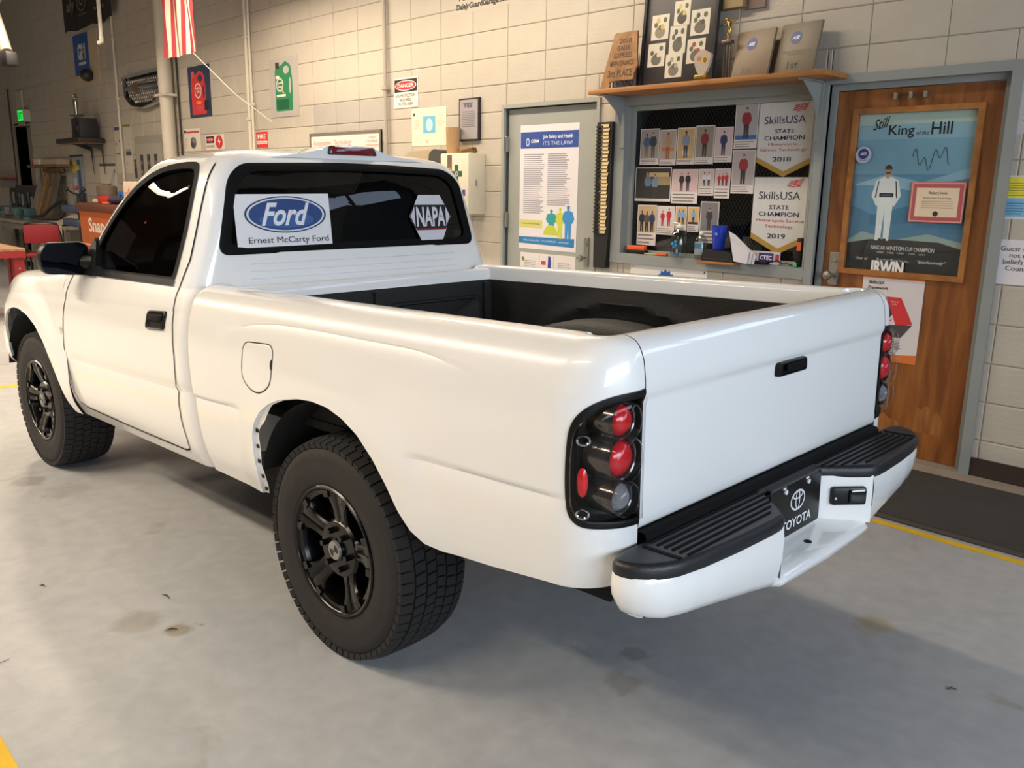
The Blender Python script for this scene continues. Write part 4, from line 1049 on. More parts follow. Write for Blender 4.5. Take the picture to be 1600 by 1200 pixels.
text(o, 'Robert Irwin', w*.34, h*.70, w*.34, h*.075, (70, 50, 46), f)
text(o, 'Automotive Technology', w*.24, h*.58, w*.52, h*.05, (110, 80, 70), f)
# framework poster below the glass
o, w, h, f = sign('framework_poster', 'white poster with red and grey folded ribbon on the lower wooden door', 'poster', 3.335, 3.675, .53, 1.01, (214, 206, 206), .001, .0435)
flat('print', o, [((206, 112, 48), [(0, h*.955), (w, h*.955), (w, h*1.0), (0, h*1.0)]), ((206, 112, 48), [(0, 0), (w, 0), (w, h*.11), (0, h*.03)]), ((44, 42, 92), [(w*.36, h*.74), (w*.42, h*.74), (w*.55, h*.56), (w*.50, h*.50), (w*.36, h*.70)]), ((206, 48, 52), [(w*.42, h*.75), (w*.66, h*.75), (w*.88, h*.46), (w*.62, h*.42)]), ((72, 66, 70), [(w*.42, h*.42), (w*.88, h*.45), (w*.72, h*.29), (w*.36, h*.29)]), ((200, 60, 66), [(w*.50, h*.475), (w*.56, h*.50), (w*.53, h*.47)])]+greek(w*.36, w*.74, h*.14, h*.25, 6, (80, 76, 80), .2, .35), f)
text(o, 'SkillsUSA', w*.10, h*.885, w*.26, h*.038, (40, 38, 42), f, .02, .1)
text(o, 'Framework', w*.10, h*.825, w*.33, h*.036, (40, 38, 42), f, .02, .1)
text(o, 'Personal\nSkills', w*.50, h*.66, w*.12, h*.05, (226, 190, 190), f)
# papers right of the door
o, w, h, f = sign('paper_notice', 'white page with yellow and blue slips taped right of the wooden door', 'paper', 4.005, 4.33, 1.335, 1.545, (214, 210, 206), .001)
flat('print', o, [((228, 216, 66), R_(.022, h*.50, .13, h*.95)), ((120, 178, 214), R_(.022, .012, .125, h*.48)), ((226, 196, 150), R_(.14, .012, .29, h*.46)), ((226, 222, 160), R_(.14, h*.52, .29, h*.95))]+greek(.028, .12, h*.52, h*.85, 6, (150, 140, 40), .2, .3)+greek(.028, .118, .02, h*.40, 5, (70, 110, 150), .2, .3), f)
o, w, h, f = sign('paper_notice', 'white typed guest speaker notice taped low right of the wooden door', 'paper', 4.003, 4.42, 1.015, 1.235, (222, 218, 220), .001)
text(o, 'Guest speakers may\nnot reflect the\nbeliefs of Madison\nCounty Schools', .035, h*.28, .30, h*.58, (52, 50, 54), f)
o, w, h, f = sign('paper_notice', 'clear-sleeved white page high on the wall right of the wooden door', 'paper', 4.025, 4.25, 1.74, 2.02, (206, 200, 194), .002)
flat('print', o, greek(.03, .19, .05, .24, 7, (150, 140, 136), .3, .2)+[((190, 184, 178), R_(0, h*.95, w, h))], f)

# --- grey steel door
d2 = struct(MB().bx(.415, 1.325, .020, .065, .012, 2.038).build('door_2', M_GREY2))
frame_(.395, 1.345, 2.045, .028, 'door_frame', M_GREY).build('door_frame', M_GREY2, d2)
for z in (1.78, 1.20, .35): MB().rbox((.412, .0, z), (.022, .03, .12), .004).build('hinge', M_STEEL, d2)
h_ = MB().rbox((1.262, .014, 1.00), (.045, .012, .21), .004).build('handle_plate', M_STEEL, d2)
b = MB(); b.lathe([(.011, .015), (.011, -.025), (.022, -.032), (.027, -.046), (.022, -.058), (.0, -.062)], (1.255, 0, .955), 'y', 20); b.build('door_knob', M_STEEL, h_, smooth=50)
MB().lathe([(.014, .012), (.014, .0), (.0, -.001)], (1.262, 0, 1.055), 'y', 16).build('lock_cylinder', M_STEEL, h_, smooth=50)
o, w, h, f = sign('safety_poster', 'tall job safety and health poster on the grey steel door', 'poster', .545, 1.155, .985, 1.915, (222, 216, 220), .0015, .0195)
P = [((44, 74, 150), R_(.004, h*.815, w-.004, h*.945)), ((40, 120, 176), [(0, h*.045), (w*.97, h*.035), (w*.97, h*.105), (0, h*.10)]), ((206, 200, 116), R_(.004, h*.175, w*.42, h*.24))]
P += greek(w*.07, w*.44, h*.29, h*.775, 30, (140, 136, 146), .25, .4)+greek(w*.49, w*.88, h*.36, h*.775, 26, (140, 136, 146), .25, .4)
P += [((226, 226, 236), E_(w*.135, h*.865, .018, .030)), ((44, 74, 150), E_(w*.135, h*.865, .012, .022))]
P += person(w*.575, h*.13, h*.20, (46, 150, 150), (46, 150, 150), (46, 150, 150), (46, 150, 150), 1.5)
P += [((190, 196, 60), E_(w*.565, h*.125, .075, .075, 14, 0, PI))]
P += person(w*.725, h*.10, h*.245, (196, 200, 60), (196, 200, 60), (196, 200, 60), (190, 190, 50), 1.0)+person(w*.86, h*.10, h*.265, (56, 136, 196), (56, 136, 196), (56, 136, 196), (50, 120, 180), 1.2)
flat('print', o, P, f)
text(o, 'Job Safety and Health', w*.405, h*.882, w*.50, h*.036, (236, 236, 244), f, .015)
text(o, "IT'S THE LAW!", w*.405, h*.838, w*.49, h*.030, (214, 220, 240), f)
text(o, 'OSHA', w*.195, h*.858, w*.14, h*.028, (236, 236, 244), f, .03, .2)
text(o, 'Contact OSHA. We can help.', w*.07, h*.200, w*.31, h*.016, (90, 90, 60), f)
text(o, '1-800-321-OSHA (6742)  -  TTY 1-877-889-5627  -  www.osha.gov', w*.08, h*.060, w*.80, h*.020, (214, 226, 240), f)
for nm, lb, x0, x1, pol in (('notice_sheet', 'white notice with round seal low on the grey door', .565, .772, [((120, 110, 50), E_(.03, .205, .014, .018))]),
                            ('notice_sheet', 'white notice with blue state map low on the grey door', .776, .926, [((44, 62, 150), [(.090, .10), (.125, .10), (.128, .20), (.118, .24), (.095, .24)]), ((190, 70, 80), R_(.02, .17, .07, .20)), ((60, 80, 160), [(0, .02), (.15, .05), (.15, .075), (.075, .055), (0, .075)])]),
                            ('notice_sheet', 'plain typed white notice nearest the grey door knob', .930, 1.155, [])):
    o, w, h, f = sign(nm, lb, 'notice', x0, x1, .70, .955, (220, 214, 212), .001, .0195)
    flat('print', o, pol+(greek(.045, w-.03, .09, .20, 8, (130, 126, 126), .2, .3) if not ('map' in lb) else []), f)
# --- time card rack with cards
rk = thing('time_card_rack', 'tall narrow black time card rack between the grey door and window', 'card rack', (1.385, -.001, .90))
MB().prism([(.005, 0), (.115, 0), (.135, .25), (.135, 1.0), (0, 1.0), (0, .25)], lambda u, v, n=0: (u, -n, v), 0, .05).build('rack_body', mat((24, 23, 23), .5), rk)
M_CARD = mat((206, 182, 138), .7, noise=.08, nscale=20)
for k in range(30):
    z = .245+k*.0248
    MB().box((.030, -.055, z+.006), (.058, .012, .012), 0).build('slot', mat((18, 17, 17), .5), rk)
    if k >= 0:
        o = MB().box((0, 0, 0), (.070-.008*(k % 3 == 0), .0015, .024), 0, Matrix.Rotation(-.35, 3, 'X')).build('time_card', M_CARD if k % 4 else mat((196, 172, 128), .7), loc=(1.385+.078+.004*math.sin(k*2.1), -.056, .90+z+.010))
        tag(o, 'tan time card standing in a slot of the black rack', 'card', 'time cards in the black rack')
# --- office window
b = MB(); w0, w1, z0, z1 = 1.575, 3.02, .985, 2.03
b.bx(1.515, w0+.03, -.02, .14, .945, 2.08); b.bx(w1-.03, 2.998, -.02, .14, .945, 2.08); b.bx(w0+.03, w1-.03, -.02, .14, z1-.03, 2.08); b.bx(w0+.03, w1-.03, -.02, .14, .945, z0+.03)
win = struct(b.build('window_1', M_GREY))
b = MB(); b.bx(1.605, 1.635, .045, .10, 1.015, 2.0); b.bx(2.945, 3.02, .045, .10, 1.015, 2.0); b.bx(1.635, 2.945, .045, .10, 1.97, 2.03); b.bx(1.635, 2.945, .045, .10, .985, 1.04); b.build('glazing_frame', M_GREY2, win)
MB().bx(1.635, 2.96, .070, .074, 1.04, 1.97).build('window_pane', glass((.55, .57, .57), ior=1.5, name='wired_window_glass'), win)
b = MB(); b.bx(1.45, 3.1, 1.2, 1.25, .8, 2.2); b.bx(1.40, 1.45, .15, 1.25, .8, 2.2); b.bx(3.1, 3.15, .15, 1.25, .8, 2.2); b.bx(1.45, 3.1, .15, 1.25, 2.2, 2.25); b.bx(1.45, 3.1, .15, 1.25, .75, .8)
struct(b.build('wall_office', mat((70, 66, 62), .9)))
# fine wire mesh inside the pane
b = MB()
for k in range(-32, 56):
    for s_ in (-1, 1):
        x = 1.635+k*.0254*1.0; pts = []
        xa, xb = (x, x+s_*.93*.62)
        lo, hi = 1.635, 2.96
        t0, t1 = 0., 1.
        d = xb-xa
        ta, tb = sorted(((lo-xa)/d, (hi-xa)/d)); t0, t1 = max(t0, ta), min(t1, tb)
        if t1-t0 > .02: b.tube([(xa+d*t0, .0695, 1.04+.93*t0), (xa+d*t1, .0695, 1.04+.93*t1)], .0005, 3)
o = b.build('wire_mesh', mat((96, 94, 90), .5, metal=.5), win, fixn=False); o['kind'] = 'stuff'
# photographs taped to the pane
grey, red, navy = (150, 140, 134), (140, 34, 44), (34, 44, 84)
def photo(label, r, bg, people, cap=.18, bgx=()):
    o, w, h, f = sign('taped_photo', label, 'photo', r[0], r[1], r[2], r[3], (214, 206, 204), .0008, .0685)
    pz = h*cap; m_ = .006
    P = [(bg, R_(m_, pz, w-m_, h-m_))]+[(c, R_(m_+(w-2*m_)*a, pz+(h-m_-pz)*bb, m_+(w-2*m_)*cc, pz+(h-m_-pz)*d)) for c, a, bb, cc, d in bgx]
    for (cx, hh, shirt, pants, skin) in people: P += person(w*cx, pz+.004, (h-pz-.01)*hh, shirt, pants, skin, (30, 24, 22), .9)
    if cap: P += greek(w*.06, w*.9, .006, pz-.006, 3, (120, 112, 112), .3, .35)
    flat('print', o, P, f); return o
S1, S2 = (196, 150, 120), (110, 78, 58)
photo('photo of two men in suits, top left of the office window', (1.677, 1.837, 1.615, 1.851), (158, 150, 142), [(.34, .86, (70, 96, 140), (120, 112, 100), S2), (.68, .9, (52, 58, 74), (90, 86, 84), S1)])
photo('photo of a man in a tan vest holding an orange bar', (1.842, 1.976, 1.611, 1.840), (168, 156, 150), [(.5, .92, (176, 140, 112), (150, 92, 60), (186, 110, 80))], .16, ((( 206, 110, 50), .1, .30, .9, .40),))
photo('photo of a man in a light blue shirt holding a sign', (1.982, 2.122, 1.615, 1.848), (190, 160, 110), [(.5, .92, (120, 136, 170), (60, 60, 70), S2)], .16, (((214, 206, 200), .3, .1, .7, .28),))
photo('photo of a man in a dark red blazer on grey', (2.126, 2.268, 1.616, 1.856), (142, 132, 122), [(.5, .9, (120, 36, 44), (40, 36, 38), S2)])
photo('photo of a young man in a navy polo, next to the stacked tall photos', (2.272, 2.405, 1.626, 1.841), (196, 178, 182), [(.5, .88, (34, 48, 100), (34, 40, 74), S1)])
photo('tall photo of a man in a red blazer above the blue strip', (2.412, 2.574, 1.706, 1.977), (164, 162, 164), [(.5, .9, (140, 36, 48), (48, 46, 50), S1)], .2, (((48, 100, 166), 0, 0, 1, .12),))
photo('tall photo of a man in a red blazer, lower of the stacked pair', (2.412, 2.574, 1.435, 1.699), (176, 166, 168), [(.5, .9, (150, 40, 50), (48, 46, 50), S1)], .2)
photo('wide white-bordered photo of two men before a night crowd', (1.648, 1.950, 1.373, 1.598), (44, 40, 40), [(.36, .85, (90, 110, 140), (40, 40, 46), S2), (.56, .8, (110, 130, 150), (50, 50, 50), S1)], .08, (((180, 160, 120), .3, .72, .95, .86), ((150, 130, 96), .6, .45, 1, .72)))
photo('photo of two men in black shirts on a pink backdrop', (1.956, 2.164, 1.364, 1.585), (206, 178, 182), [(.38, .86, (32, 30, 34), (60, 56, 60), S1), (.62, .88, (32, 30, 34), (60, 56, 60), S1)], .34)
photo('small photo of two men in white shirts', (2.168, 2.286, 1.418, 1.586), (196, 180, 178), [(.36, .85, (206, 206, 210), (60, 60, 70), S2), (.66, .85, (206, 206, 210), (60, 60, 70), S1)], .34)
photo('small photo of three people in red jackets', (2.291, 2.405, 1.403, 1.588), (200, 178, 178), [(.28, .7, (190, 40, 50), (80, 40, 44), S1), (.52, .74, (190, 40, 50), (80, 40, 44), S1), (.76, .78, (190, 40, 50), (80, 40, 44), S1)], .4)
photo('photo of three men in dark clothes, lowest left in the window', (1.681, 1.845, 1.074, 1.348), (190, 164, 130), [(.24, .8, (40, 42, 62), (30, 30, 40), S2), (.5, .78, (90, 80, 64), (40, 40, 40), S2), (.77, .8, (40, 52, 96), (34, 34, 44), S2)], .32)
photo('photo of two women in red jackets behind the sanitizer bottle', (1.849, 1.995, 1.153, 1.344), (206, 196, 196), [(.32, .8, (180, 36, 52), (170, 36, 50), S1), (.68, .92, (180, 36, 52), (170, 36, 50), S1)], .28)
photo('narrow photo of two men in blue shirts on tan', (2.000, 2.092, 1.190, 1.345), (200, 166, 116), [(.35, .85, (120, 160, 200), (50, 54, 70), S2), (.68, .85, (120, 160, 200), (50, 54, 70), S2)], .22)
photo('narrow photo of one man in a blue shirt on tan', (2.099, 2.190, 1.182, 1.345), (200, 166, 116), [(.5, .88, (120, 160, 200), (40, 40, 50), S2)], .3, (((70, 34, 50), 0, 0, 1, .14),))
photo('photo of a man in a black cap behind the blue cup', (2.197, 2.338, 1.117, 1.381), (118, 116, 122), [(.5, .80, (52, 52, 58), (52, 52, 58), (190, 140, 116))], .30)
# champion banners
def banner(label, r, l3, yr):
    x0, x1, zz0, zz1 = r; w, h = x1-x0, zz1-zz0; Y = .0675
    out = [(0, .20*h), (w*.5, 0), (w, .20*h), (w, h), (0, h)]
    o = MB().prism(out, lambda u, v, n=0: (u, -n, v), 0, .0015).build('pennant_banner', mat((206, 206, 204), .55, noise=.05, nscale=30), loc=(x0, Y, zz0)); tag(o, label, 'banner')
    f = wallf(.0015); g = (176, 138, 62)
    flat('gold_edge', o, [(g, [(0, .20*h), (w*.5, 0), (w*.5, .075*h), (0, .275*h)])], f); flat('gold_edge', o, [(g, [(w, .20*h), (w, .275*h), (w*.5, .075*h), (w*.5, 0)])], f); P = []
    for k in range(4):
        for j in range(3):
            x = w*(.56+.085*j+.03*k*.6); z = h*(.855+.026*k+.012*j)
            if (j, k) != (0, 0): P.append(((200, 40, 46), [(x, z), (x+w*.075, z+h*.006), (x+w*.085, z+h*.024), (x+w*.01, z+h*.016)]))
    flat('flag_logo', o, P, f)
    nv = (34, 40, 70)
    text(o, 'SkillsUSA', w*.10, h*.715, w*.72, h*.10, nv, f, .0); text(o, 'STATE', w*.30, h*.585, w*.34, h*.055, nv, f, .012); text(o, 'CHAMPION', w*.12, h*.495, w*.70, h*.058, nv, f, .012)
    text(o, l3[0], w*.08 if len(l3[0]) > 12 else w*.20, h*.41, w*.84 if len(l3[0]) > 12 else w*.50, h*.05, (190, 50, 52), f, .0)
    text(o, l3[1], w*.06 if len(l3[1]) > 12 else w*.24, h*.335, w*.82 if len(l3[1]) > 12 else w*.50, h*.05, (190, 50, 52), f, .0)
    text(o, yr, w*.30, h*.205, w*.32, h*.065, nv, f, .02)
banner('white pennant banner dated 2018 hung in the office window', (2.580, 2.955, 1.537, 1.968), ('Motorcycle', 'Service Technology'), '2018')
banner('white pennant banner dated 2019 hung lower in the office window', (2.580, 2.962, 1.076, 1.535), ('Motorcycle Service', 'Technology'), '2019')
# things on the window ledge
YL, ZL = -.005, 1.016
t = thing('orange_cutter', 'orange and black hand tool at the left end of the window ledge', 'tool', (1.73, YL+.02, ZL))
MB().rbox((0, 0, .040), (.15, .035, .03), .005).build('orange_body', mat((222, 92, 40), .5), t, smooth=40); MB().rbox((0, 0, .013), (.17, .04, .026), .005).build('black_base', M_BLK, t, smooth=40)
o = MB().rbox((0, 0, .010), (.09, .03, .018), .005).build('orange_knife', mat((222, 90, 40), .5), loc=(1.96, YL, ZL), smooth=40); tag(o, 'small orange utility knife lying left of the sanitizer bottle', 'knife')
o = MB().rbox((0, 0, .006), (.10, .03, .012), .003).build('pencil_bundle', mat((150, 150, 110), .6), loc=(1.87, YL, ZL), smooth=40); tag(o, 'small pale green bundle lying on the window ledge', 'bundle')
M_PLAS = glass((.66, .70, .72), ior=1.7, rough=.12, name='clear_plastic')
def bottle(nm, label, x, r, hh, lab, pump):
    t = thing(nm, label, 'bottle', (x, YL+.005, ZL))
    MB().lathe([(.0, .001), (r*.95, .002), (r, .01), (r, hh*.62), (r*.8, hh*.74), (r*.35, hh*.82), (r*.33, hh*.86)], n=28).build('bottle_body', M_PLAS, t, smooth=50)
    b = MB(); b.lathe([(r*.40, hh*.85), (r*.42, hh*.90), (r*.2, hh*.93), (r*.15, hh*.97)], n=16)
    if pump: b.tube([(0, 0, hh*.97), (-r*.8, 0, hh*.99), (-r*1.1, 0, hh*.96)], .005, 8)
    b.build('cap', M_WHITE, t, smooth=50)
    ff = lambda u, v, n=0: ((r+.0006+n)*math.sin(u/r), -(r+.0006+n)*math.cos(u/r), v)
    flat('bottle_label', t, lab(r, hh), ff); return t
bottle('sanitizer_bottle', 'clear pump bottle with blue drops on the window ledge', 2.09, .056, .226, lambda r, hh: [((40, 140, 190), E_(-.012, hh*.40, .011, .011)), ((40, 140, 190), E_(.010, hh*.46, .009, .010)), ((40, 140, 190), E_(.014, hh*.36, .010, .010)), ((40, 140, 190), E_(-.002, hh*.30, .008, .008)), ((40, 140, 190), R_(-.04, hh*.09, .04, hh*.14))], True)
bottle('spray_bottle', 'smaller clear bottle with pale label next to the black device', 2.265, .041, .185, lambda r, hh: [((206, 214, 222), R_(-.035, hh*.15, .035, hh*.60)), ((110, 160, 200), R_(-.035, hh*.36, .035, hh*.54))], False)
o = MB().rbox((0, 0, .008), (.27, .13, .016), .004).build('bracket_board', M_SHELF, loc=(2.44, -.035, .998), smooth=40); tag(o, 'small wooden board jutting from the ledge under the black device', 'board')
t = thing('black_device', 'black wedge-shaped desk device on the small wooden board', 'device', (2.44, -.03, 1.016))
MB().prism([(-.12, 0), (.12, 0), (.10, .055), (.06, .068), (-.085, .068), (-.11, .05)], lambda u, v, n=0: (u, -n, v), -.05, .05).build('housing', mat((26, 26, 28), .4), t); MB().bx(-.10, .08, -.0515, -.05, .014, .018).build('seam', mat((60, 60, 62), .4), t)
t = thing('blue_cup', 'tapered blue plastic cup standing on the black device', 'cup', (2.415, -.03, 1.0855))
MB().lathe([(.0, .001), (.034, .001), (.036, .004), (.048, .148), (.050, .150), (.047, .148), (.034, .006), (0, .005)], n=28).build('cup_body', mat((30, 58, 180), .35), t, smooth=40)
flat('cup_print', t, [((110, 140, 220), E_(.006, .10, .010, .010)), ((90, 120, 210), R_(-.016, .062, .018, .070)), ((90, 120, 210), R_(-.012, .050, .014, .056))], lambda u, v, n=0: ((.0362+.082*v+n)*math.sin(u/.042), -(.0362+.082*v+n)*math.cos(u/.042), v))
b = MB()
for k in range(3):
    b.prism([(-.03+.01*k, .19-.015*k), (.02, .17-.02*k), (.175-.02*k, .055+.012*k), (.165-.02*k, .0), (.05-.01*k, .01)], lambda u, v, n=0, k=k: (u, -n-.006*k+.12*(v-.1)*.3, v), 0, .0012)
tag(b.build('folded_papers', mat((210, 206, 214), .6), loc=(2.545, -.085, 1.018)), 'white folded papers leaning beside the blue cup', 'papers')
o, w, h, f = sign('bumper_sticker_card', 'narrow white card with purple block letters on the window ledge', 'card', 2.635, 2.835, 1.018, 1.095, (196, 190, 194), .002, -.004)
flat('print', o, [((60, 44, 110), R_(w*.28, h*.12, w*.78, h*.86)), ((170, 50, 60), R_(w*.84, h*.2, w*.97, h*.8))], f); text(o, 'CTEC', w*.33, h*.34, w*.40, h*.34, (222, 218, 228), f, .03)
text(o, 'TC', w*.03, h*.25, w*.18, h*.5, (160, 46, 56), f, .03)
t = thing('flashlight', 'upright black work light with orange band at the window corner', 'flashlight', (2.955, 0, ZL))
MB().rbox((0, 0, .085), (.032, .028, .17), .006).build('light_body', M_BLK, t, smooth=40); MB().rbox((0, -.004, .12), (.026, .028, .05), .004).build('orange_band', mat((216, 90, 40), .5), t); MB().rbox((-.012, -.02, .012), (.022, .01, .022), .003).build('green_label', mat((70, 190, 90), .5), t)
b = MB(); b.tube([(0, 0, .006), (.03, -.02, .02), (.07, 0, .03), (.10, .01, .012), (.06, .02, .006), (.13, -.01, .02), (.17, 0, .006)], .004, 6); tag(b.build('cable_coil', M_BLK, loc=(2.76, -.02, ZL), smooth=50), 'tangled black cable at the right of the window ledge', 'cable')
o = MB().rbox((0, 0, .010), (.16, .04, .02), .004).build('black_stapler', M_BLK, loc=(2.69, -.03, ZL), smooth=40); tag(o, 'flat black gadget in front of the purple lettered card', 'gadget')
# sign under the window
o, w, h, f = sign('gear_sign', 'white sign with orange top band and blue gear under the window', 'sign', 1.70, 2.33, .62, .965, (218, 214, 210), .006, -.001)
gear = []
for k in range(48): a = 2*PI*k/48; gear.append((w*.48+(.072 if k % 4 in (0, 1) else .060)*math.cos(a), h*.68+(.072 if k % 4 in (0, 1) else .060)*math.sin(a)))
flat('print', o, [((226, 92, 46), R_(0, h*.965, w, h)), ((30, 84, 160), gear), ((30, 30, 30), E_(.022, h*.90, .006, .006, 8)), ((30, 30, 30), E_(w-.022, h*.90, .006, .006, 8))], f)
# --- wall shelf with awards
sh = thing('wall_shelf', 'long orange wooden wall shelf above the office window', 'shelf', (2.33, 0, 2.058))
MB().rbox((0, -.155, .014), (1.66, .27, .028), .003).build('board', M_SHELF, sh, smooth=40)
for x in (-.74, .68):
    b = MB(); b.bx(x-.018, x+.018, -.028, -.02, -.33, -.002); b.bx(x-.018, x+.018, -.25, -.02, -.010, -.001)
    b.prism([(-.02, -.03), (-.05, -.20), (-.10, -.10), (-.20, -.03), (-.24, -.008), (-.02, -.008)], lambda u, v, n=0, x=x: (x-.003+n, u, v), 0, .006)
    b.build('bracket', M_GREY, sh)
ZS = 2.0865
al = [(.02, 0), (.07, -.0), (.075, .035), (.10, .06), (.28, .06), (.275, .10), (.30, .15), (.305, .19), (.28, .22), (.275, .385), (.055, .385), (.0, .06)]
al = [(.06, .06), (.03, .03), (.0, .0), (.045, .002), (.075, .012), (.082, .045), (.11, .055), (.285, .055), (.28, .09), (.305, .13), (.30, .16), (.285, .20), (.265, .365), (.085, .365), (.075, .345)]
al = [(0, .01), (.03, .0), (.07, .0), (.085, .03), (.08, .05), (.10, .058), (.275, .058), (.28, .10), (.305, .15), (.290, .19), (.275, .36), (.10, .36), (.085, .35)]
o = MB().prism(al, lambda u, v, n=0: (u, -n, v), 0, .014).build('award_plaque', wood((150, 108, 62), (124, 86, 48), (6, 6, 6), .5, 'plaque_wood'), loc=(1.50, -.16, ZS+.001)); o.rotation_euler = (-.10, 0, 0)
tag(o, 'brown wooden state-shaped plaque at the left end of the shelf', 'plaque'); f = wallf(.014)
for s, u, v, w_, h_, bo in (('2018', .135, .29, .10, .03, .01), ('GADA', .12, .245, .11, .032, .015), ('EXPRESS', .10, .20, .15, .034, .01), ('MAINTENANCE', .072, .15, .20, .034, .01), ('3rd PLACE', .06, .082, .205, .045, .015)): text(o, s, u, v, w_, h_, (58, 40, 26), f, bo)
t = thing('letter_frame', 'small dark picture frame behind the state-shaped plaque', 'frame', (1.66, -.10, ZS)); MB().rbox((0, 0, .075), (.22, .012, .15), .003).build('frame_body', mat((40, 44, 48), .4), t); flat('print', t, [((120, 130, 140), R_(-.095, .015, .095, .135))], wallf(.0062)); text(t, '4th\nROUND', -.07, .03, .14, .09, (36, 38, 42), wallf(.0066), .01)
t = thing('flower_photo_board', 'black framed board of seven bouquet photographs on the shelf', 'picture board', (1.79, -.105, ZS)); t.rotation_euler = (-.06, 0, 0)
MB().rbox((.28, 0, .31), (.56, .018, .62), .003).build('board', mat((46, 44, 46), .5), t, smooth=40)
b = MB()
for a in ((0, .56, 0, .02), (0, .56, .60, .62), (0, .02, .02, .60), (.54, .56, .02, .60)): b.bx(a[0], a[1], -.022, -.009, a[2], a[3])
b.build('frame', mat((30, 30, 34), .35), t)
FL = [(2.012, 2.150, 2.446, 2.593), (1.842, 1.998, 2.379, 2.529), (2.142, 2.301, 2.376, 2.525), (1.991, 2.136, 2.282, 2.450), (1.829, 1.984, 2.216, 2.358), (2.130, 2.284, 2.213, 2.356), (1.974, 2.124, 2.140, 2.282)]
FC = [((196, 170, 90), (60, 56, 50)), ((190, 160, 90), (130, 120, 100)), ((60, 60, 66), (96, 88, 80)), ((70, 70, 66), (90, 86, 80)), ((200, 196, 170), (100, 94, 88)), ((150, 60, 56), (90, 88, 84)), ((150, 146, 140), (112, 106, 100))]
for r, (c1, c2) in zip(FL, FC):
    x0, x1, a0, a1 = r[0]-1.79, r[1]-1.79, r[2]-ZS, r[3]-ZS; w_, h_ = (x1-x0)*.86, a1-a0; x0 += (x1-x0)*.07
    P = [((204, 196, 180), R_(x0, a0, x0+w_, a1)), (c2, E_(x0+w_*.5, a0+h_*.30, w_*.30, h_*.24))]
    for q in range(5): P.append((c1 if q % 2 else (80, 88, 60), E_(x0+w_*(.24+.13*q), a0+h_*(.60+.18*math.sin(q*1.9)), w_*.11, h_*.11, 10)))
    flat('bouquet_photo', t, P, wallf(.0095))
def ase(label, x0, x1, h, tlt, col):
    t = thing('award_plaque', label, 'plaque', (x0, -.10, ZS)); t.rotation_euler = (-.22, 0, -.12); w = x1-x0
    MB().rbox((w/2, 0, h/2), (w, .018, h), .003).build('board', mat(col, .5, noise=.05, nscale=6), t, smooth=40); f = wallf(.0095)
    g = []
    for k in range(40): a = 2*PI*k/40; g.append((w*.42+(.038 if k % 2 else .034)*math.cos(a), h*.72+(.038 if k % 2 else .034)*math.sin(a)))
    flat('gear_badge', t, [((36, 66, 130), g)], f); text(t, 'ASE', w*.42-.024, h*.72-.010, .048, .02, (222, 224, 232), f, .04, .2)
    return t, w, h, f
t, w, h, f = ase('tan metallic award plaque, left of the two gear-badged plaques', 2.47, 2.73, .285, 0, (122, 104, 80)); text(t, '1st', w*.28, h*.13, w*.26, h*.13, (106, 66, 48), f)
t, w, h, f = ase('greyer metallic award plaque, right of the two gear-badged plaques', 2.75, 3.01, .295, 0, (114, 104, 86)); text(t, '1st', w*.32, h*.14, w*.28, h*.13, (40, 34, 30), f, .01)
text(t, 'Motorcycle Service\nTechnology', w*.15, h*.38, w*.70, h*.10, (100, 84, 66), f)
M_GOLD = mat((190, 150, 80), .25, metal=1); 
t = thing('glass_trophy', 'clear and gold leaf-shaped trophy in front of the photo board', 'trophy', (2.36, -.24, ZS))
MB().rbox((0, 0, .016), (.085, .05, .032), .004).build('gold_base', M_GOLD, t, smooth=40)
MB().prism(round_poly([(-.022, .032), (.022, .032), (.05, .085), (.062, .15), (.03, .165), (0, .18), (-.035, .16), (-.06, .14), (-.05, .085)], .02, 4), lambda u, v, n=0: (u, -n, v), -.011, .011).build('glass_leaf', mat((186, 172, 158), .1, coat=1), t)
flat('medal', t, [((206, 170, 80), E_(.02, .115, .020, .024)), ((120, 96, 50), E_(.02, .115, .013, .016)), ((186, 110, 60), E_(-.02, .125, .015, .012))], wallf(.0115))
t = thing('figure_trophy', 'slim gold figure trophy behind the left gear-badged plaque', 'trophy', (2.425, -.09, ZS))
b = MB(); b.rbox((0, 0, .012), (.07, .05, .024), .003); 
for x in (-.02, 0, .02): b.cyl((x, 0, .02), (x, 0, .22), .006, n=8)
b.rbox((0, 0, .228), (.065, .04, .018), .003); b.build('columns', mat((110, 96, 84), .3, metal=.5), t, smooth=40)
b = MB(); b.tube([(-.005, 0, .236), (0, 0, .27), (.012, 0, .30), (.004, 0, .335), (-.012, 0, .345)], [.007, .008, .010, .011, .006], 8); b.tube([(.0, 0, .335), (.03, 0, .345), (.055, 0, .350)], .006, 6); b.tube([(.0, 0, .335), (-.03, 0, .33)], .006, 6); b.sphere((-.016, 0, .357), .012, 8); b.build('gold_figure', M_GOLD, t, smooth=50)
t = thing('wall_box', 'tan junction box high on the wall above the plaques', 'box', (2.35, 0, 2.51)); MB().rbox((.07, -.03, .10), (.14, .06, .20), .004).build('box_body', mat((150, 128, 90), .6), t); MB().rbox((.20, -.012, .05), (.13, .02, .13), .003).build('cover_plate', mat((120, 100, 92), .6), t)

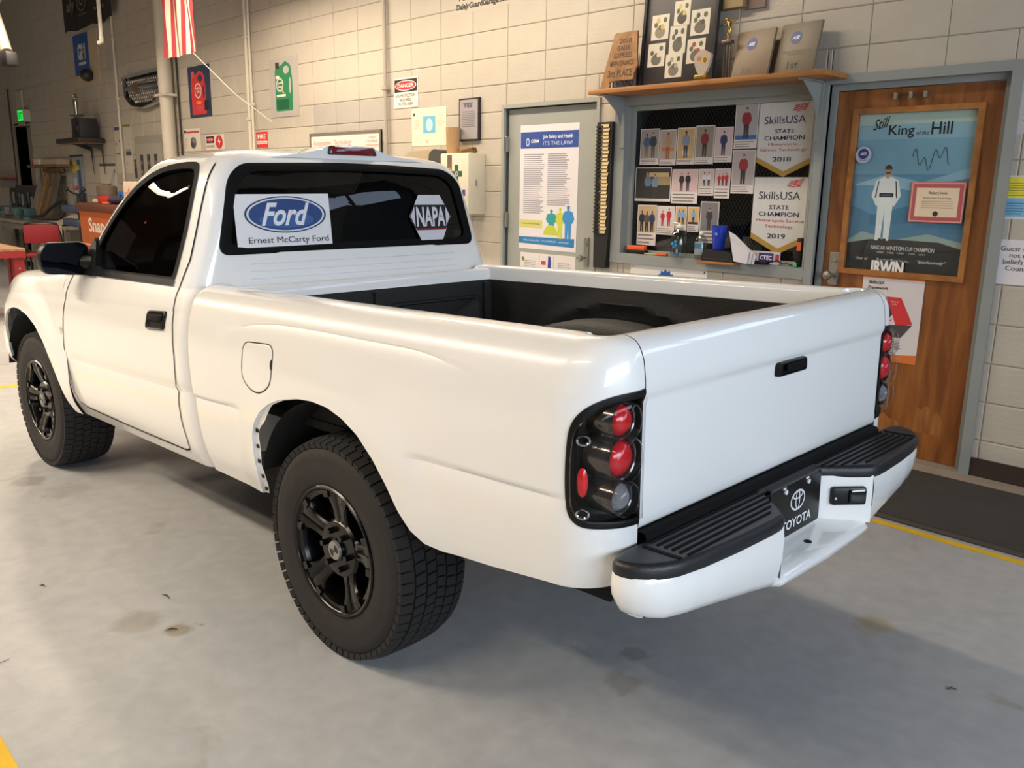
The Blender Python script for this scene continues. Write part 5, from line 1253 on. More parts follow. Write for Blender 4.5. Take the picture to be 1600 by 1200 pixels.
# --- middle stretch of wall
o, w, h, f = sign('danger_sign', 'white danger sign about eye protection on the block wall', 'sign', -1.065, -.715, 2.12, 2.372, (224, 218, 210), .006)
flat('print', o, [((26, 24, 24), R_(.012, h*.53, w-.012, h*.95)), ((224, 218, 210), E_(w*.5, h*.74, w*.44, h*.17, 28)), ((190, 34, 44), E_(w*.5, h*.74, w*.41, h*.145, 28))], f)
text(o, 'DANGER', w*.17, h*.675, w*.66, h*.13, (232, 224, 218), f, .02); text(o, 'EYE PROTECTION\nREQUIRED\nIN THIS AREA', w*.10, h*.08, w*.80, h*.38, (52, 46, 42), f, .0)
o, w, h, f = sign('wall_chart', 'cream wall chart with a pale blue map below the danger sign', 'chart', -.81, -.335, 1.79, 2.105, (228, 216, 196), .003)
flat('print', o, [((110, 178, 206), R_(w*.34, h*.33, w*.70, h*.78)), ((180, 214, 218), E_(w*.52, h*.55, w*.10, h*.17)), ((60, 56, 54), R_(w*.05, h*.80, w*.10, h*.88))]+greek(w*.74, w*.96, h*.45, h*.85, 7, (190, 178, 160), .3, .2)+greek(w*.06, w*.24, h*.45, h*.70, 5, (150, 140, 126), .4, .2)+[((200, 190, 172), R_(w*.42, h*.07, w*.50, h*.15))], f)
t = thing('framed_plaque', 'narrow silver plaque in a black frame left of the grey door', 'plaque', (-.145, 0, 1.815)); w, h = .25, .335
MB().rbox((w/2, -.012, h/2), (w, .024, h), .003).build('frame', mat((36, 30, 32), .4), t); f = wallf(.0245)
flat('silver_face', t, [((156, 150, 152), R_(.014, .014, w-.014, h-.014)), ((60, 64, 90), R_(w*.22, h*.87, w*.72, h*.885))]+greek(w*.16, w*.84, h*.32, h*.70, 9, (104, 98, 104), .1, .35), f)
text(t, 'YES', w*.24, h*.78, w*.44, h*.085, (50, 54, 84), f, .03)
cb_ = thing('first_aid_cabinet', 'white first-aid cabinet with green cross on the block wall', 'cabinet', (-.20, 0, 1.235)); w, h, dp = .362, .48, .165
MB().rbox((w/2, -dp/2, h/2), (w, dp, h), .006).build('cabinet_body', mat((206, 198, 176), .5, noise=.05, nscale=8), cb_, smooth=40)
f = wallf(dp+.001); dr = MB().rbox((w/2, -dp-.006, h/2), (w-.012, .012, h-.012), .004).build('cabinet_door', mat((216, 206, 184), .5), cb_, smooth=40); f = wallf(dp+.0125)
cx_, cz_ = w*.58, h*.66; q = .022
flat('green_cross', dr, [((40, 92, 66), [(cx_-q, cz_-3.2*q), (cx_+q, cz_-3.2*q), (cx_+q, cz_-q), (cx_+3.2*q, cz_-q), (cx_+3.2*q, cz_+q), (cx_+q, cz_+q), (cx_+q, cz_+3.2*q), (cx_-q, cz_+3.2*q), (cx_-q, cz_+q), (cx_-3.2*q, cz_+q), (cx_-3.2*q, cz_-q), (cx_-q, cz_-q)]), ((196, 186, 160), E_(cx_, cz_, .020, .022)), ((120, 60, 40), E_(cx_, cz_, .010, .012)), ((110, 90, 80), R_(w*.26, h*.72, w*.42, h*.97)), ((186, 150, 60), R_(w*.28, h*.70, w*.40, h*.76)), ((70, 60, 130), R_(w*.78, h*.30, w*.88, h*.40))], f)
MB().rbox((w+.004, -dp*.62, h*.52), (.012, .018, .05), .003).build('latch', M_STEEL, cb_)
t = thing('paper_roll', 'bare brown cardboard tube standing on the first-aid cabinet', 'tube', (-.145, -.085, 1.7165)); MB().lathe([(.052, 0), (.060, .205), (.055, .205), (.048, .01)], n=28).build('tube_wall', mat((176, 140, 98), .8, noise=.1, nscale=10), t, smooth=40); b = MB(); b.tube([(.0615*math.cos(-1.9+.7*k/8)*(.7+.3*k/8), .0615*math.sin(-1.9+.7*k/8)*(.7+.3*k/8), .03+.16*k/8) for k in range(9)], .001, 4); b.build('spiral_seam', mat((130, 98, 64), .8), t)
b = MB()
for k in range(5): b.prism([(-.08+.01*k, 0), (.09, .004*k), (.10, .012+.003*k), (-.06, .016+.004*k)], lambda u, v, n=0, k=k: (u, -.05-n-.004*k, v+.004*k), 0, .05)
tag(b.build('paper_scraps', mat((150, 118, 80), .8), loc=(.06, -.03, 1.717)), 'crumpled brown paper scraps on the first-aid cabinet', 'paper')
t = thing('towel_dispenser', 'beige and dark grey paper towel dispenser half hidden by the cab roof', 'dispenser', (-.765, 0, 1.50))
MB().prism(round_poly([(0, 0), (.55, 0), (.55, .235), (.45, .25), (.12, .235), (0, .18)], .03, 4), lambda u, v, n=0: (u, -n, v), 0, .16).build('case', mat((176, 158, 130), .5), t); MB().prism(round_poly([(.36, .0), (.552, 0), (.552, .24), (.46, .254), (.40, .22)], .02, 4), lambda u, v, n=0: (u, -n, v), -.0, .163).build('dark_cover', mat((74, 72, 66), .4), t)
t = thing('whiteboard', 'aluminium-framed whiteboard with faint pink writing behind the cab', 'whiteboard', (-2.50, 0, 1.35)); w, h = 1.24, .60
MB().bx(0, w, -.014, 0, 0, h).build('panel', mat((222, 216, 206), .3), t)
b = MB()
for a in ((0, w, h-.02, h), (0, w, 0, .02), (0, .02, .02, h-.02), (w-.02, w, .02, h-.02)): b.bx(a[0], a[1], -.024, 0, a[2], a[3])
b.build('frame', mat((150, 140, 126), .4, metal=.6), t); f = wallf(.014)
text(t, 'Automotive   Technology', w*.05, h*.78, w*.56, h*.10, (206, 130, 120), f); text(t, 'Room\n2nd Block\nmaintenance', w*.80, h*.76, w*.17, h*.16, (206, 130, 120), f)
flat('box_outline', t, [((206, 130, 120), R_(w*.785, h*.74, w*.787, h*.95)), ((206, 130, 120), R_(w*.785, h*.74, w*.975, h*.744))], f)
def conduit(label, x, z0, z1, r, y=-.035, m=None, clamps=(), elbow=False):
    t = thing('conduit', label, 'pipe', (x, y, z0)); MB().cyl((0, 0, 0), (0, 0, z1-z0), r, n=14).build('pipe', m or M_BLOCK, t, smooth=50)
    for z in clamps: MB().rbox((0, -.003, z-z0), (r*3.6, r*2+.008, .03), .003).build('clamp', m or M_STEEL, t)
M_COND = mat((170, 160, 146), .5); M_PIPEW = mat((206, 196, 178), .5)
conduit('slim grey conduit rising between whiteboard and danger sign', -1.155, 1.2, ZC, .019, m=M_COND, clamps=(2.3, 3.2))
conduit('slim painted conduit right of the green bottle poster', -3.73, 1.2, ZC, .022, m=M_PIPEW, clamps=(2.15, 3.0))
conduit('second thin painted conduit next to the one by the green bottle poster', -3.66, 1.2, ZC, .014, m=M_PIPEW, clamps=(2.3,))
conduit('thick white vertical drain pipe right of the chrome grille', -5.80, 0, ZC, .085, -.10, M_PIPEW, (2.52, 1.6))
conduit('thin black cable running down beside the thick white pipe', -5.62, 1.0, ZC, .012, -.02, mat((46, 40, 36), .6))
conduit('thin white conduit running down to the pinned papers', -7.69, 1.45, ZC, .018, y=-.02, m=M_PIPEW, clamps=(2.6, 3.4))
conduit('thin dark cable on the wall left of the exit sign', -13.25, 1.3, 3.1, .012, -.02, mat((60, 52, 46), .6))
o, w, h, f = sign('green_bottle_poster', 'grey poster of a green oil jug on the block wall', 'poster', -3.30, -2.71, 2.14, 2.73, (176, 168, 162), .006)
def jug(cx, z0, wd, ht, c, cap, dark):
    return [(c, round_poly([(cx-.5*wd, z0), (cx+.5*wd, z0), (cx+.5*wd, z0+.62*ht), (cx+.42*wd, z0+.90*ht), (cx+.12*wd, z0+ht), (cx-.10*wd, z0+.92*ht), (cx-.30*wd, z0+.90*ht), (cx-.5*wd, z0+.86*ht)], wd*.08, 3)), (cap, R_(cx-.46*wd, z0+.86*ht, cx-.24*wd, z0+.99*ht)), (dark, E_(cx+.16*wd, z0+.82*ht, wd*.17, ht*.08)), (dark, E_(cx+.36*wd, z0+.50*ht, wd*.06, ht*.16))]
P = jug(w*.50, h*.10, w*.60, h*.84, (44, 128, 84), (60, 56, 40), (176, 168, 162)); P += [((28, 92, 58), R_(w*.23, h*.13, w*.66, h*.30)), ((206, 206, 196), E_(w*.36, h*.55, w*.13, h*.12)), ((40, 100, 66), E_(w*.36, h*.55, w*.10, h*.09)), ((206, 180, 110), [(w*.38, h*.52), (w*.42, h*.50), (w*.52, h*.40), (w*.46, h*.40)]), ((220, 220, 210), R_(w*.24, h*.345, w*.56, h*.385)), ((220, 220, 212), E_(w*.29, h*.68, w*.07, h*.03))]
flat('print', o, P, f); text(o, 'Quaker\nState', w*.25, h*.50, w*.24, h*.11, (232, 226, 210), f, .02)
o, w, h, f = sign('red_bottle_poster', 'navy poster of a red oil jug right of the white pipe', 'poster', -5.34, -4.74, 2.23, 2.82, (42, 54, 84), .006)
P = jug(w*.46, h*.05, w*.66, h*.86, (206, 52, 52), (206, 90, 90), (42, 54, 84)); P += [((226, 210, 200), E_(w*.44, h*.52, w*.16, h*.15)), ((206, 52, 52), E_(w*.44, h*.52, w*.13, h*.12)), ((30, 30, 36), R_(w*.70, h*.12, w*.92, h*.32)), ((226, 150, 60), R_(w*.34, h*.26, w*.56, h*.31)), ((200, 70, 90), R_(w*.36, h*.12, w*.66, h*.22))]
flat('print', o, P, f); text(o, 'HIGH\nLIFE', w*.34, h*.47, w*.20, h*.12, (232, 226, 220), f, .02)
o, w, h, f = sign('fire_sign', 'red and white fire sign on the wall above the cab roof', 'sign', -3.66, -3.41, 1.84, 2.005, (206, 44, 46), .005)
flat('print', o, [((222, 214, 204), R_(.008, h*.22, w-.008, h*.42))], f); text(o, 'FIRE', w*.14, h*.55, w*.72, h*.30, (232, 224, 214), f, .02); text(o, 'ALARM PULL', w*.10, h*.26, w*.8, h*.11, (190, 40, 44), f)
o, w, h, f = sign('high_voltage_sign', 'white danger sign with a red lightning oval above the cab', 'sign', -4.95, -4.46, 1.84, 2.01, (218, 210, 198), .005)
flat('print', o, [((26, 24, 24), R_(w*.04, h*.46, w*.46, h*.92)), ((200, 44, 52), E_(w*.25, h*.69, w*.19, h*.17)), ((200, 40, 46), E_(w*.74, h*.50, w*.19, h*.46)), ((232, 224, 214), [(w*.76, h*.86), (w*.66, h*.50), (w*.74, h*.52), (w*.70, h*.16), (w*.82, h*.58), (w*.74, h*.56)])], f)
text(o, 'DANGER', w*.10, h*.63, w*.30, h*.13, (232, 224, 216), f, .02); text(o, 'HIGH VOLTAGE', w*.05, h*.16, w*.42, h*.15, (60, 54, 50), f, .01)
o, w, h, f = sign('parts_sheet', 'white sheet with a red strip and engine drawing above the cab', 'sheet', -5.57, -5.10, 1.835, 2.105, (216, 206, 192), .003)
flat('print', o, [((190, 50, 54), R_(w*.16, h*.80, w*.94, h*.88)), ((30, 28, 28), [(w*.02, h*.78), (w*.18, h*.88), (w*.02, h*.97)]), ((90, 88, 90), E_(w*.56, h*.36, w*.18, h*.26)), ((130, 126, 126), E_(w*.62, h*.48, w*.12, h*.12)), ((60, 60, 64), E_(w*.50, h*.26, w*.08, h*.12))]+greek(w*.06, w*.24, h*.10, h*.60, 6, (150, 100, 100), .4, .25), f)
t = thing('electrical_panel', 'grey electrical cabinet with three inspection slots above the hood', 'cabinet', (-6.97, 0, 1.05)); w, h = 1.0, 1.0
MB().bx(0, w, -.10, 0, 0, h).build('cabinet_body', mat((150, 144, 132), .5), t); dr = MB().rbox((w/2, -.105, h/2-.03), (w-.10, .018, h-.14), .004).build('cabinet_door', mat((160, 154, 142), .5), t)
for k in range(3):
    x = .20+.24*k; s_ = MB().bx(x, x+.09, -.118, -.114, .38, .76).build('breaker_slot', mat((60, 56, 54), .5), t); flat('switch_marks', s_, [((150, 130, 90), R_(x+.015, .50+.02*k, x+.07, .56)), ((120, 110, 120), R_(x+.015, .62, x+.07, .68))], wallf(.1185))
# chrome truck grille mounted on the wall
t = thing('chrome_grille', 'chrome vehicle grille with black mesh mounted high on the wall', 'grille', (-6.62, -.02, 2.64))
out = round_poly([(-.66, .22), (.66, .24), (.62, -.05), (.40, -.19), (0, -.235), (-.40, -.19), (-.62, -.05)], .06, 4); inn = [(u*.88, v*.80+.002) for u, v in out]
b = MB(); b.grid([[(u, -.0, v) for u, v in out], [(u, -.06, v) for u, v in out], [(u*.97, -.085, v*.95) for u, v in out], [(u, -.075, v) for u, v in inn], [(u, -.03, v) for u, v in inn]], cu=True); b.build('chrome_surround', M_CHROME, t, smooth=40)
b = MB()
for i in range(-9, 10):
    for j in range(-4, 5):
        cx_, cz_ = i*.062+(.031 if j % 2 else 0), j*.044
        if inside((cx_, cz_), [(u*.93, v*.9) for u, v in inn]): b.tube([(cx_+.030*math.cos(a), -.045, cz_+.024*math.sin(a)) for a in [PI/6+PI/3*k for k in range(6)]], .006, 4, closed=True)
m_ = b.build('honeycomb_mesh', mat((150, 142, 130), .35, metal=.6), t); m_['kind'] = 'stuff'
MB().poly([(u, -.012, v) for u, v in inn]).build('backing', mat((24, 22, 20), .8), t, fixn=False)
MB().rbox((0, -.075, .045), (1.16, .03, .07), .012).build('centre_bar', M_CHROME, t, smooth=40)
MB().prism(E_(-.12, .045, .11, .055, 24), lambda u, v, n=0: (u, -n, v), .085, .105).build('badge', mat((150, 120, 70), .3, metal=.8), t)
MB().tube([(-.60, -.03, .19), (-.70, -.05, .19), (-.72, -.05, .13)], .014, 8).build('mount_hook', M_CHROME, t, smooth=50)
# banners and flag
o, w, h, f = sign('pale_wall_panel', 'pale cream panel mounted on the wall behind the blue banner', 'panel', -9.44, -8.36, 2.86, 3.60, (196, 178, 146), .008)
o, w, h, f = sign('blue_banner', 'blue vertical banner with two white letters on the upper wall', 'banner', -9.40, -8.74, 3.03, 3.61, (42, 84, 156), .004, -.009)
text(o, 'GM', w*.28, h*.36, w*.52, h*.40, (206, 202, 196), f, .05); flat('bar', o, [((206, 202, 196), R_(w*.30, h*.24, w*.80, h*.31))], f)
o = MB().lathe([(.0, -.16), (.05, -.15), (.085, -.10), (.09, -.05), (.07, 0), (.03, .01)], axis='y', n=20).build('wall_horn', mat((44, 42, 42), .5), loc=(-8.70, -.01, 2.99), smooth=50); tag(o, 'small dark round horn below the blue banner', 'horn')
bn = MB(); bn.grid([[(-9.46+2.03*k/24, -.09-.02*math.sin(k*.9), z+(.02*math.sin(k*.6) if z < 3.8 else 0)) for k in range(25)] for z in (3.64, 3.9, 4.2, 4.5)])
o = bn.build('black_banner', mat((40, 36, 34), .75), smooth=60); tag(o, 'wide black sponsor banner hanging at the top of the wall', 'banner'); f = lambda u, v, n=0: (u, -.115-n, v)
text(o, 'ally', -9.22, 3.86, .36, .22, (130, 120, 110), f, .02, .15)
em = MB()
for pts in ering(-8.55, 3.98, .18, .12, .018): em.poly([f(u, v, .001) for u, v in pts])
em.build('ring_logo', mat((130, 122, 112), .6), o, fixn=False); text(o, 'Q', -8.63, 3.93, .15, .10, (130, 122, 112), f, .03); text(o, 'AUTOMOTIVE', -8.70, 3.80, .34, .035, (130, 122, 112), f)
for pts in ering(-7.85, 4.0, .15, .11, .016): pass
text(o, 'RACING', -8.05, 3.80, .42, .05, (130, 122, 112), f, .02)
t = thing('hanging_pipe', 'white hose drop hanging from the ceiling before the black banner', 'pipe', (-5.6, -.9, 3.05)); 
MB().cyl((0, 0, .02), (0, 0, ZC-3.05), .022, n=14).build('pipe', mat((222, 212, 192), .4), t, smooth=50); MB().tube([(0, 0, .05), (0, 0, .0), (-.05, -.02, -.015)], .026, 10).build('elbow', mat((222, 212, 192), .4), t, smooth=50)
# flag: folded vertical stripes
fg = thing('striped_flag', 'hanging red and white striped flag near the top of the wall', 'flag', (-3.45, -.9, 2.66))
nst = 13
def flagpt(uu, z):
    fold = .030*math.sin(uu*9+z*4.5)*(.5+.5*z)+.014*math.sin(uu*21+z*2.0)
    return (-.42+.84*uu*(1-.07*z)+fold*.9, (.018*math.sin(uu*17+z*3.2)), z-.02*math.sin(uu*PI))
for k in range(nst):
    b = MB(); b.grid([[flagpt((k+q/3)/nst, .045+.065*j) for q in range(4)] for j in range(22)])
    b.build('red_stripe' if k % 2 == 0 else 'white_stripe', mat((150, 36, 46), .8) if k % 2 == 0 else mat((206, 190, 170), .8), fg, smooth=60, fixn=False)
b = MB(); b.tube([(.36, -.02, .02), (.55, .3, -.35), (.70, .6, -.60)], .004, 5); b.build('tie_string', mat((216, 206, 190), .7), fg)
o, w, h, f = sign('web_decal', 'white and black web address decal at the top of the wall', 'decal', -.20, .42, 2.80, 2.96, (184, 175, 161), .001)
text(o, 'DaleJrGuardGarage.com', 0, h*.10, w, h*.36, (30, 26, 25), f, .05, n=.0008); text(o, 'POWERED BY', w*.05, h*.58, w*.7, h*.36, (36, 32, 30), f, .05)

# ================================================================== far end of the shop
b = MB(); b.bx(-13.14, -13.09, .0, .75, 0, 2.47); b.bx(-12.12, -12.07, .19, .75, 0, 2.47); b.bx(-13.09, -12.12, .0, .75, 2.42, 2.47)
d3 = struct(b.build('door_3', mat((176, 166, 150), .7)))
MB().bx(-13.09, -12.12, .62, .67, 0, 2.42).build('door_leaf', mat((62, 46, 38), .6), d3)
t = thing('exit_sign', 'green lit exit sign on the wall over the far doorway', 'sign', (-12.20, 0, 2.47))
MB().rbox((0, -.06, .10), (.34, .12, .21), .006).build('sign_case', mat((190, 184, 172), .5), t)
MB().bx(-.155, .155, -.1225, -.121, .012, .19).build('lit_face', mat((20, 205, 70), .4, emit=1.2), t)
text(t, 'EXIT', -.12, .045, .24, .11, (10, 90, 30), wallf(.1228), .02)
o = MB().rbox((0, -.015, 0), (.36, .03, .60), .004).build('wall_panel', mat((196, 186, 168), .6), loc=(-12.55, 0, 2.72)); tag(o, 'pale wall panel above the far doorway', 'panel')
# speaker shelf
t = thing('speaker_shelf', 'black bracketed wall shelf carrying a speaker and trophy', 'shelf', (-8.9, 0, 2.00))
MB().rbox((0, -.20, .04), (1.05, .38, .07), .012).build('shelf_board', mat((42, 38, 36), .6), t, smooth=40); MB().bx(-.5, .5, -.36, -.02, -.004, .006).build('wood_underside', M_SHELF, t)
for x in (-.05, .42):
    MB().prism([(-.02, -.45), (-.04, -.10), (-.30, -.005), (-.02, -.005)], lambda u, v, n=0, x=x: (x+n, u, v), 0, .02).build('bracket', mat((50, 46, 42), .6), t)
t = thing('speaker', 'black box loudspeaker on the black wall shelf', 'speaker', (-8.63, -.20, 2.076)); MB().rbox((0, 0, .14), (.36, .26, .28), .01).build('cabinet', mat((34, 31, 30), .6), t, smooth=40)
MB().lathe([(.09, 0), (.085, -.012), (.05, .0), (.03, -.006), (0, -.010)], (.03, -.131, .13), 'y', 24).build('speaker_cone', mat((20, 19, 19), .5), t, smooth=50)
t = thing('column_trophy', 'silver figure trophy behind the black loudspeaker', 'trophy', (-9.07, -.16, 2.076)); b = MB(); b.rbox((0, 0, .02), (.22, .14, .04), .005)
for x in (-.07, .07): b.cyl((x, 0, .04), (x, 0, .34), .018, n=10)
b.rbox((0, 0, .35), (.26, .14, .025), .005); b.build('columns', mat((120, 108, 96), .3, metal=.7), t, smooth=40)
b = MB(); b.tube([(0, 0, .36), (0, 0, .45), (0, 0, .56)], [.03, .035, .04], 8); b.sphere((0, 0, .60), .03, 8); b.tube([(-.03, 0, .55), (-.08, 0, .60), (-.04, 0, .66)], .012, 6); b.tube([(.03, 0, .55), (.08, 0, .60), (.04, 0, .66)], .012, 6); b.build('figure', mat((190, 180, 160), .2, metal=1), t, smooth=50)
# small shelf with hooks
t = thing('hook_shelf', 'small wooden wall shelf with hanging rods at the far end', 'shelf', (-10.75, 0, 1.66)); MB().rbox((0, -.14, .02), (1.60, .26, .04), .005).build('shelf_board', wood((126, 92, 66), (96, 66, 44), (1, 6, 6), .6), t)
for x in (-.30, .15, .62): MB().tube([(x, -.2, 0), (x+.02, -.2, -.30)], .012, 6).build('hook_rod', mat((80, 72, 64), .5), t)
MB().rbox((.35, -.14, .085), (.85, .20, .09), .01).build('edge_rail', mat((166, 150, 126), .6), t)
o = MB().rbox((0, 0, .05), (.42, .16, .10), .01).build('small_carton', mat((206, 190, 178), .6), loc=(-11.2, -.15, 1.7005)); tag(o, 'pale small carton on the left of the hook shelf', 'carton'); flat('red_end', o, [((170, 70, 66), R_(-.21, .01, -.09, .09))], wallf(.081))
# posters and papers on the far wall
o, w, h, f = sign('tool_poster', 'tall blue and white poster with yellow shapes on the far wall', 'poster', -10.08, -9.44, 1.05, 1.86, (150, 158, 166), .004, -.003)
flat('print', o, [((206, 184, 70), E_(w*.25, h*.78, w*.20, h*.14)), ((66, 100, 140), R_(w*.5, h*.1, w*.75, h*.9)), ((40, 40, 40), R_(0, h*.96, w, h)), ((190, 196, 200), R_(w*.12, h*.1, w*.40, h*.55)), ((206, 184, 70), R_(w*.42, h*.70, w*.66, h*.80)), ((60, 60, 70), [(w*.5, 0), (w, 0), (w, h*.24), (w*.8, h*.30)])], f)
o, w, h, f = sign('pin_sheet', 'narrow white pinned sheet left of the thin white conduit', 'paper', -8.00, -7.74, 1.57, 2.24, (206, 196, 180), .003)
flat('print', o, [((90, 80, 130), R_(0, h*.90, w*.8, h*.97)), ((80, 80, 80), R_(w*.1, h*.40, w*.7, h*.42)), ((170, 50, 50), E_(w*.7, h*.68, .02, .02, 8)), ((170, 50, 50), E_(w*.2, h*.62, .02, .02, 8))], f)
o, w, h, f = sign('pin_sheet', 'narrow white pinned sheet with green top right of the thin conduit', 'paper', -7.64, -7.36, 1.57, 2.24, (206, 196, 180), .003)
flat('print', o, [((120, 140, 60), R_(0, h*.95, w, h)), ((150, 160, 60), R_(w*.1, h*.46, w*.8, h*.49)), ((80, 84, 110), R_(w*.15, h*.36, w*.9, h*.45)), ((170, 50, 50), E_(w*.2, h*.20, .02, .02, 8))], f)
o, w, h, f = sign('notice_board', 'small navy notice with yellow lettering left of the electrical cabinet', 'sign', -7.31, -7.00, 1.50, 1.755, (58, 60, 86), .004)
text(o, 'YOU ARE\nALL SAFE\nHERE', w*.12, h*.38, w*.76, h*.50, (206, 170, 60), f, .02)
o, w, h, f = sign('wall_drawing', 'white sheet with a grey angled bracket drawing on the far wall', 'poster', -8.74, -8.05, 1.15, 1.71, (206, 198, 184), .004)
flat('print', o, [((90, 86, 84), R_(0, h*.93, w, h)), ((120, 130, 140), [(w*.35, h*.1), (w*.45, h*.12), (w*.98, h*.80), (w*.90, h*.88)]), ((206, 198, 184), [(w*.46, h*.22), (w*.52, h*.22), (w*.90, h*.74), (w*.86, h*.78)])], f)
# workbench
M_BENCH = mat((120, 114, 106), .6, noise=.1, nscale=6)
t = thing('workbench', 'long grey steel workbench along the far wall', 'workbench', (-10.6, -.46, 0)); MB().rbox((0, 0, .785), (5.4, .72, .05), .006).build('bench_top', mat((140, 132, 122), .5, noise=.1, nscale=5), t); MB().bx(-2.65, 2.65, -.33, -.30, .66, .76).build('apron', M_BENCH, t)
for x in (-2.6, -.9, .9, 2.6):
    for y in (-.32, .32): MB().bx(x-.03, x+.03, y-.03, y+.03, 0, .76).build('leg', M_BENCH, t)
MB().bx(-2.6, 2.6, -.30, .30, .16, .19).build('lower_shelf', M_BENCH, t)
MB().bx(-1.2, 2.55, .25, .30, .19, .76).build('back_panel', mat((186, 176, 158), .6), t)
def vise(label, x, y, rz, c):
    t = thing('bench_vise', label, 'vise', (x, y, .81), (0, 0, rz)); m = mat(c, .5)
    MB().cyl((0, 0, 0), (0, 0, .05), .09, n=16).build('swivel_base', m, t, smooth=40); MB().rbox((0, .03, .12), (.13, .20, .13), .02).build('vise_body', m, t, smooth=40); MB().rbox((0, -.16, .13), (.13, .10, .13), .02).build('moving_jaw', m, t, smooth=40)
    MB().cyl((0, -.2, .10), (0, -.32, .10), .015, n=10).build('screw', M_STEEL, t); MB().cyl((-.11, -.31, .10), (.11, -.31, .10), .008, n=8).build('handle_bar', M_STEEL, t)
vise('blue-grey bench vise near the left end of the workbench', -12.3, -.55, .4, (70, 96, 110)); vise('grey bench vise in the middle of the workbench', -11.3, -.55, -.2, (90, 92, 92)); vise('small teal vise beside the leaning boards', -10.6, -.60, .2, (66, 100, 104))
t = thing('pegboard', 'dark tool pegboard with hanging tools behind the workbench', 'tool board', (-12.9, -.002, .85)); MB().bx(-.9, .9, -.03, 0, 0, .50).build('panel', mat((66, 64, 62), .7), t)
for k in range(9):
    x = -.8+.2*k; MB().rbox((x, -.05, .22+.06*math.sin(k*2.3)), (.05+.03*(k % 3), .03, .22), .008).build('hand_tool', mat(((70, 96, 120), (150, 140, 130), (40, 40, 44))[k % 3], .5), t)
# leaning boards
for k, (x, wd, c, lb) in enumerate(((-11.26, .28, (150, 146, 140), 'grey sheet'), (-11.0, .12, (176, 132, 72), 'yellow pine'), (-10.80, .16, (120, 104, 84), 'weathered brown'), (-10.62, .12, (160, 116, 64), 'orange pine'), (-10.44, .22, (110, 100, 88), 'dull grey-brown'))):
    o = MB().bx(-wd/2, wd/2, -.02, .02, 0, .78).build('leaning_board', wood(c, tuple(v*.8 for v in c), (6, 6, 1), .7), loc=(x, -.33, .824)); o.rotation_euler = (-.30, 0, 0); tag(o, lb+' board leaning on the wall behind the workbench', 'board', 'boards leaning on the far wall')
o = MB().bx(-.5, .5, -.022, .022, -.03, .03).build('board_rail', wood((176, 134, 78), (150, 108, 56), (1, 6, 6), .7), loc=(-11.0, -.135, 1.63-.02)); o.location = (-10.9, -.045, 1.62); tag(o, 'horizontal pine rail along the tops of the leaning boards', 'board')
# white cloth and hoses
rows = []
for i in range(13):
    rows.append([(-.55+1.1*i/12, -.36+.66*j/9, .004+.13*math.exp(-((i-6)/2.6)**2)*math.exp(-((j-5)/3.)**2)+.008*math.sin(i*1.7+j)) for j in range(10)]); rows[-1].insert(0, (-.55+1.1*i/12, -.375, -.30-.03*math.sin(i)))
o = MB().grid(rows).build('draped_cloth', mat((176, 164, 146), .9), loc=(-8.6, -.46, .822), smooth=60, fixn=False); tag(o, 'off-white cloth draped over the end of the workbench', 'cloth')
b = MB(); b.tube([(.45*math.cos(a)*(1+.04*math.sin(5*a)), .22*math.sin(a), .02+.26*max(0, math.sin(a))**1.2) for a in [2*PI*2*k/60 for k in range(61)]], .025, 8)
tag(b.build('hose_coil', mat((44, 38, 36), .7), loc=(-9.72, -.50, .85), smooth=60), 'dark coiled hose lying on the workbench behind the red chair', 'hose')
# red chairs
def chair(label, x, y, rz):
    t = thing('red_chair', label, 'chair', (x, y, 0), (0, 0, rz), group='red shop chairs'); mR = mat((150, 34, 40), .6); mB = mat((30, 27, 27), .4)
    MB().rbox((0, 0, .45), (.44, .42, .05), .02).build('seat', mR, t, smooth=40)
    MB().rbox((0, .24, .74), (.44, .05, .26), .03, Matrix.Rotation(-.12, 3, 'X')).build('backrest', mR, t, smooth=40)
    for sx in (-1, 1):
        MB().tube([(sx*.21, -.20, 0), (sx*.22, -.17, .42), (sx*.22, .05, .44)], .012, 8).build('leg', mB, t, smooth=50)
        MB().tube([(sx*.21, .24, 0), (sx*.23, .16, .40), (sx*.235, .24, .72), (sx*.19, .27, .88)], .012, 8).build('leg', mB, t, smooth=50)
    MB().tube([(-.19, .27, .88), (0, .285, .90), (.19, .27, .88)], .012, 8).build('top_rail', mB, t, smooth=50)
chair('red padded chair with black frame beside the workbench', -7.75, -1.15, -1.95)
chair('red padded chair at the left picture edge, nearer than the other', -8.15, -1.95, -1.7)
# tire changer and balancer
t = thing('tire_changer', 'black post with ball handles and blue arms left of the orange chest', 'machine', (-6.95, -.9, 0)); mK = mat((28, 27, 28), .4); mBl = mat((54, 68, 92), .5)
MB().rbox((0, .05, .30), (.5, .5, .60), .04).build('machine_body', mBl, t, smooth=40); MB().cyl((0, 0, .6), (0, 0, 1.28), .028, n=12).build('post', mK, t, smooth=50)
for z in (.90, 1.08): MB().rbox((-.18, -.02, z), (.62, .14, .10), .03).build('blue_arm', mBl, t, smooth=40)
for dx, dz in ((-.34, .07), (.34, .07)):
    a = MB().tube([(0, 0, 1.27), (dx*.5, -.02, 1.29), (dx, -.04, 1.27+dz)], .012, 8).build('handle', mK, t, smooth=50); MB().sphere((dx, -.04, 1.27+dz), .03, 10).build('ball_knob', mK, a, smooth=60)
MB().sphere((0, -.02, 1.36), .03, 10).build('red_knob', mat((130, 30, 36), .5), t, smooth=60)
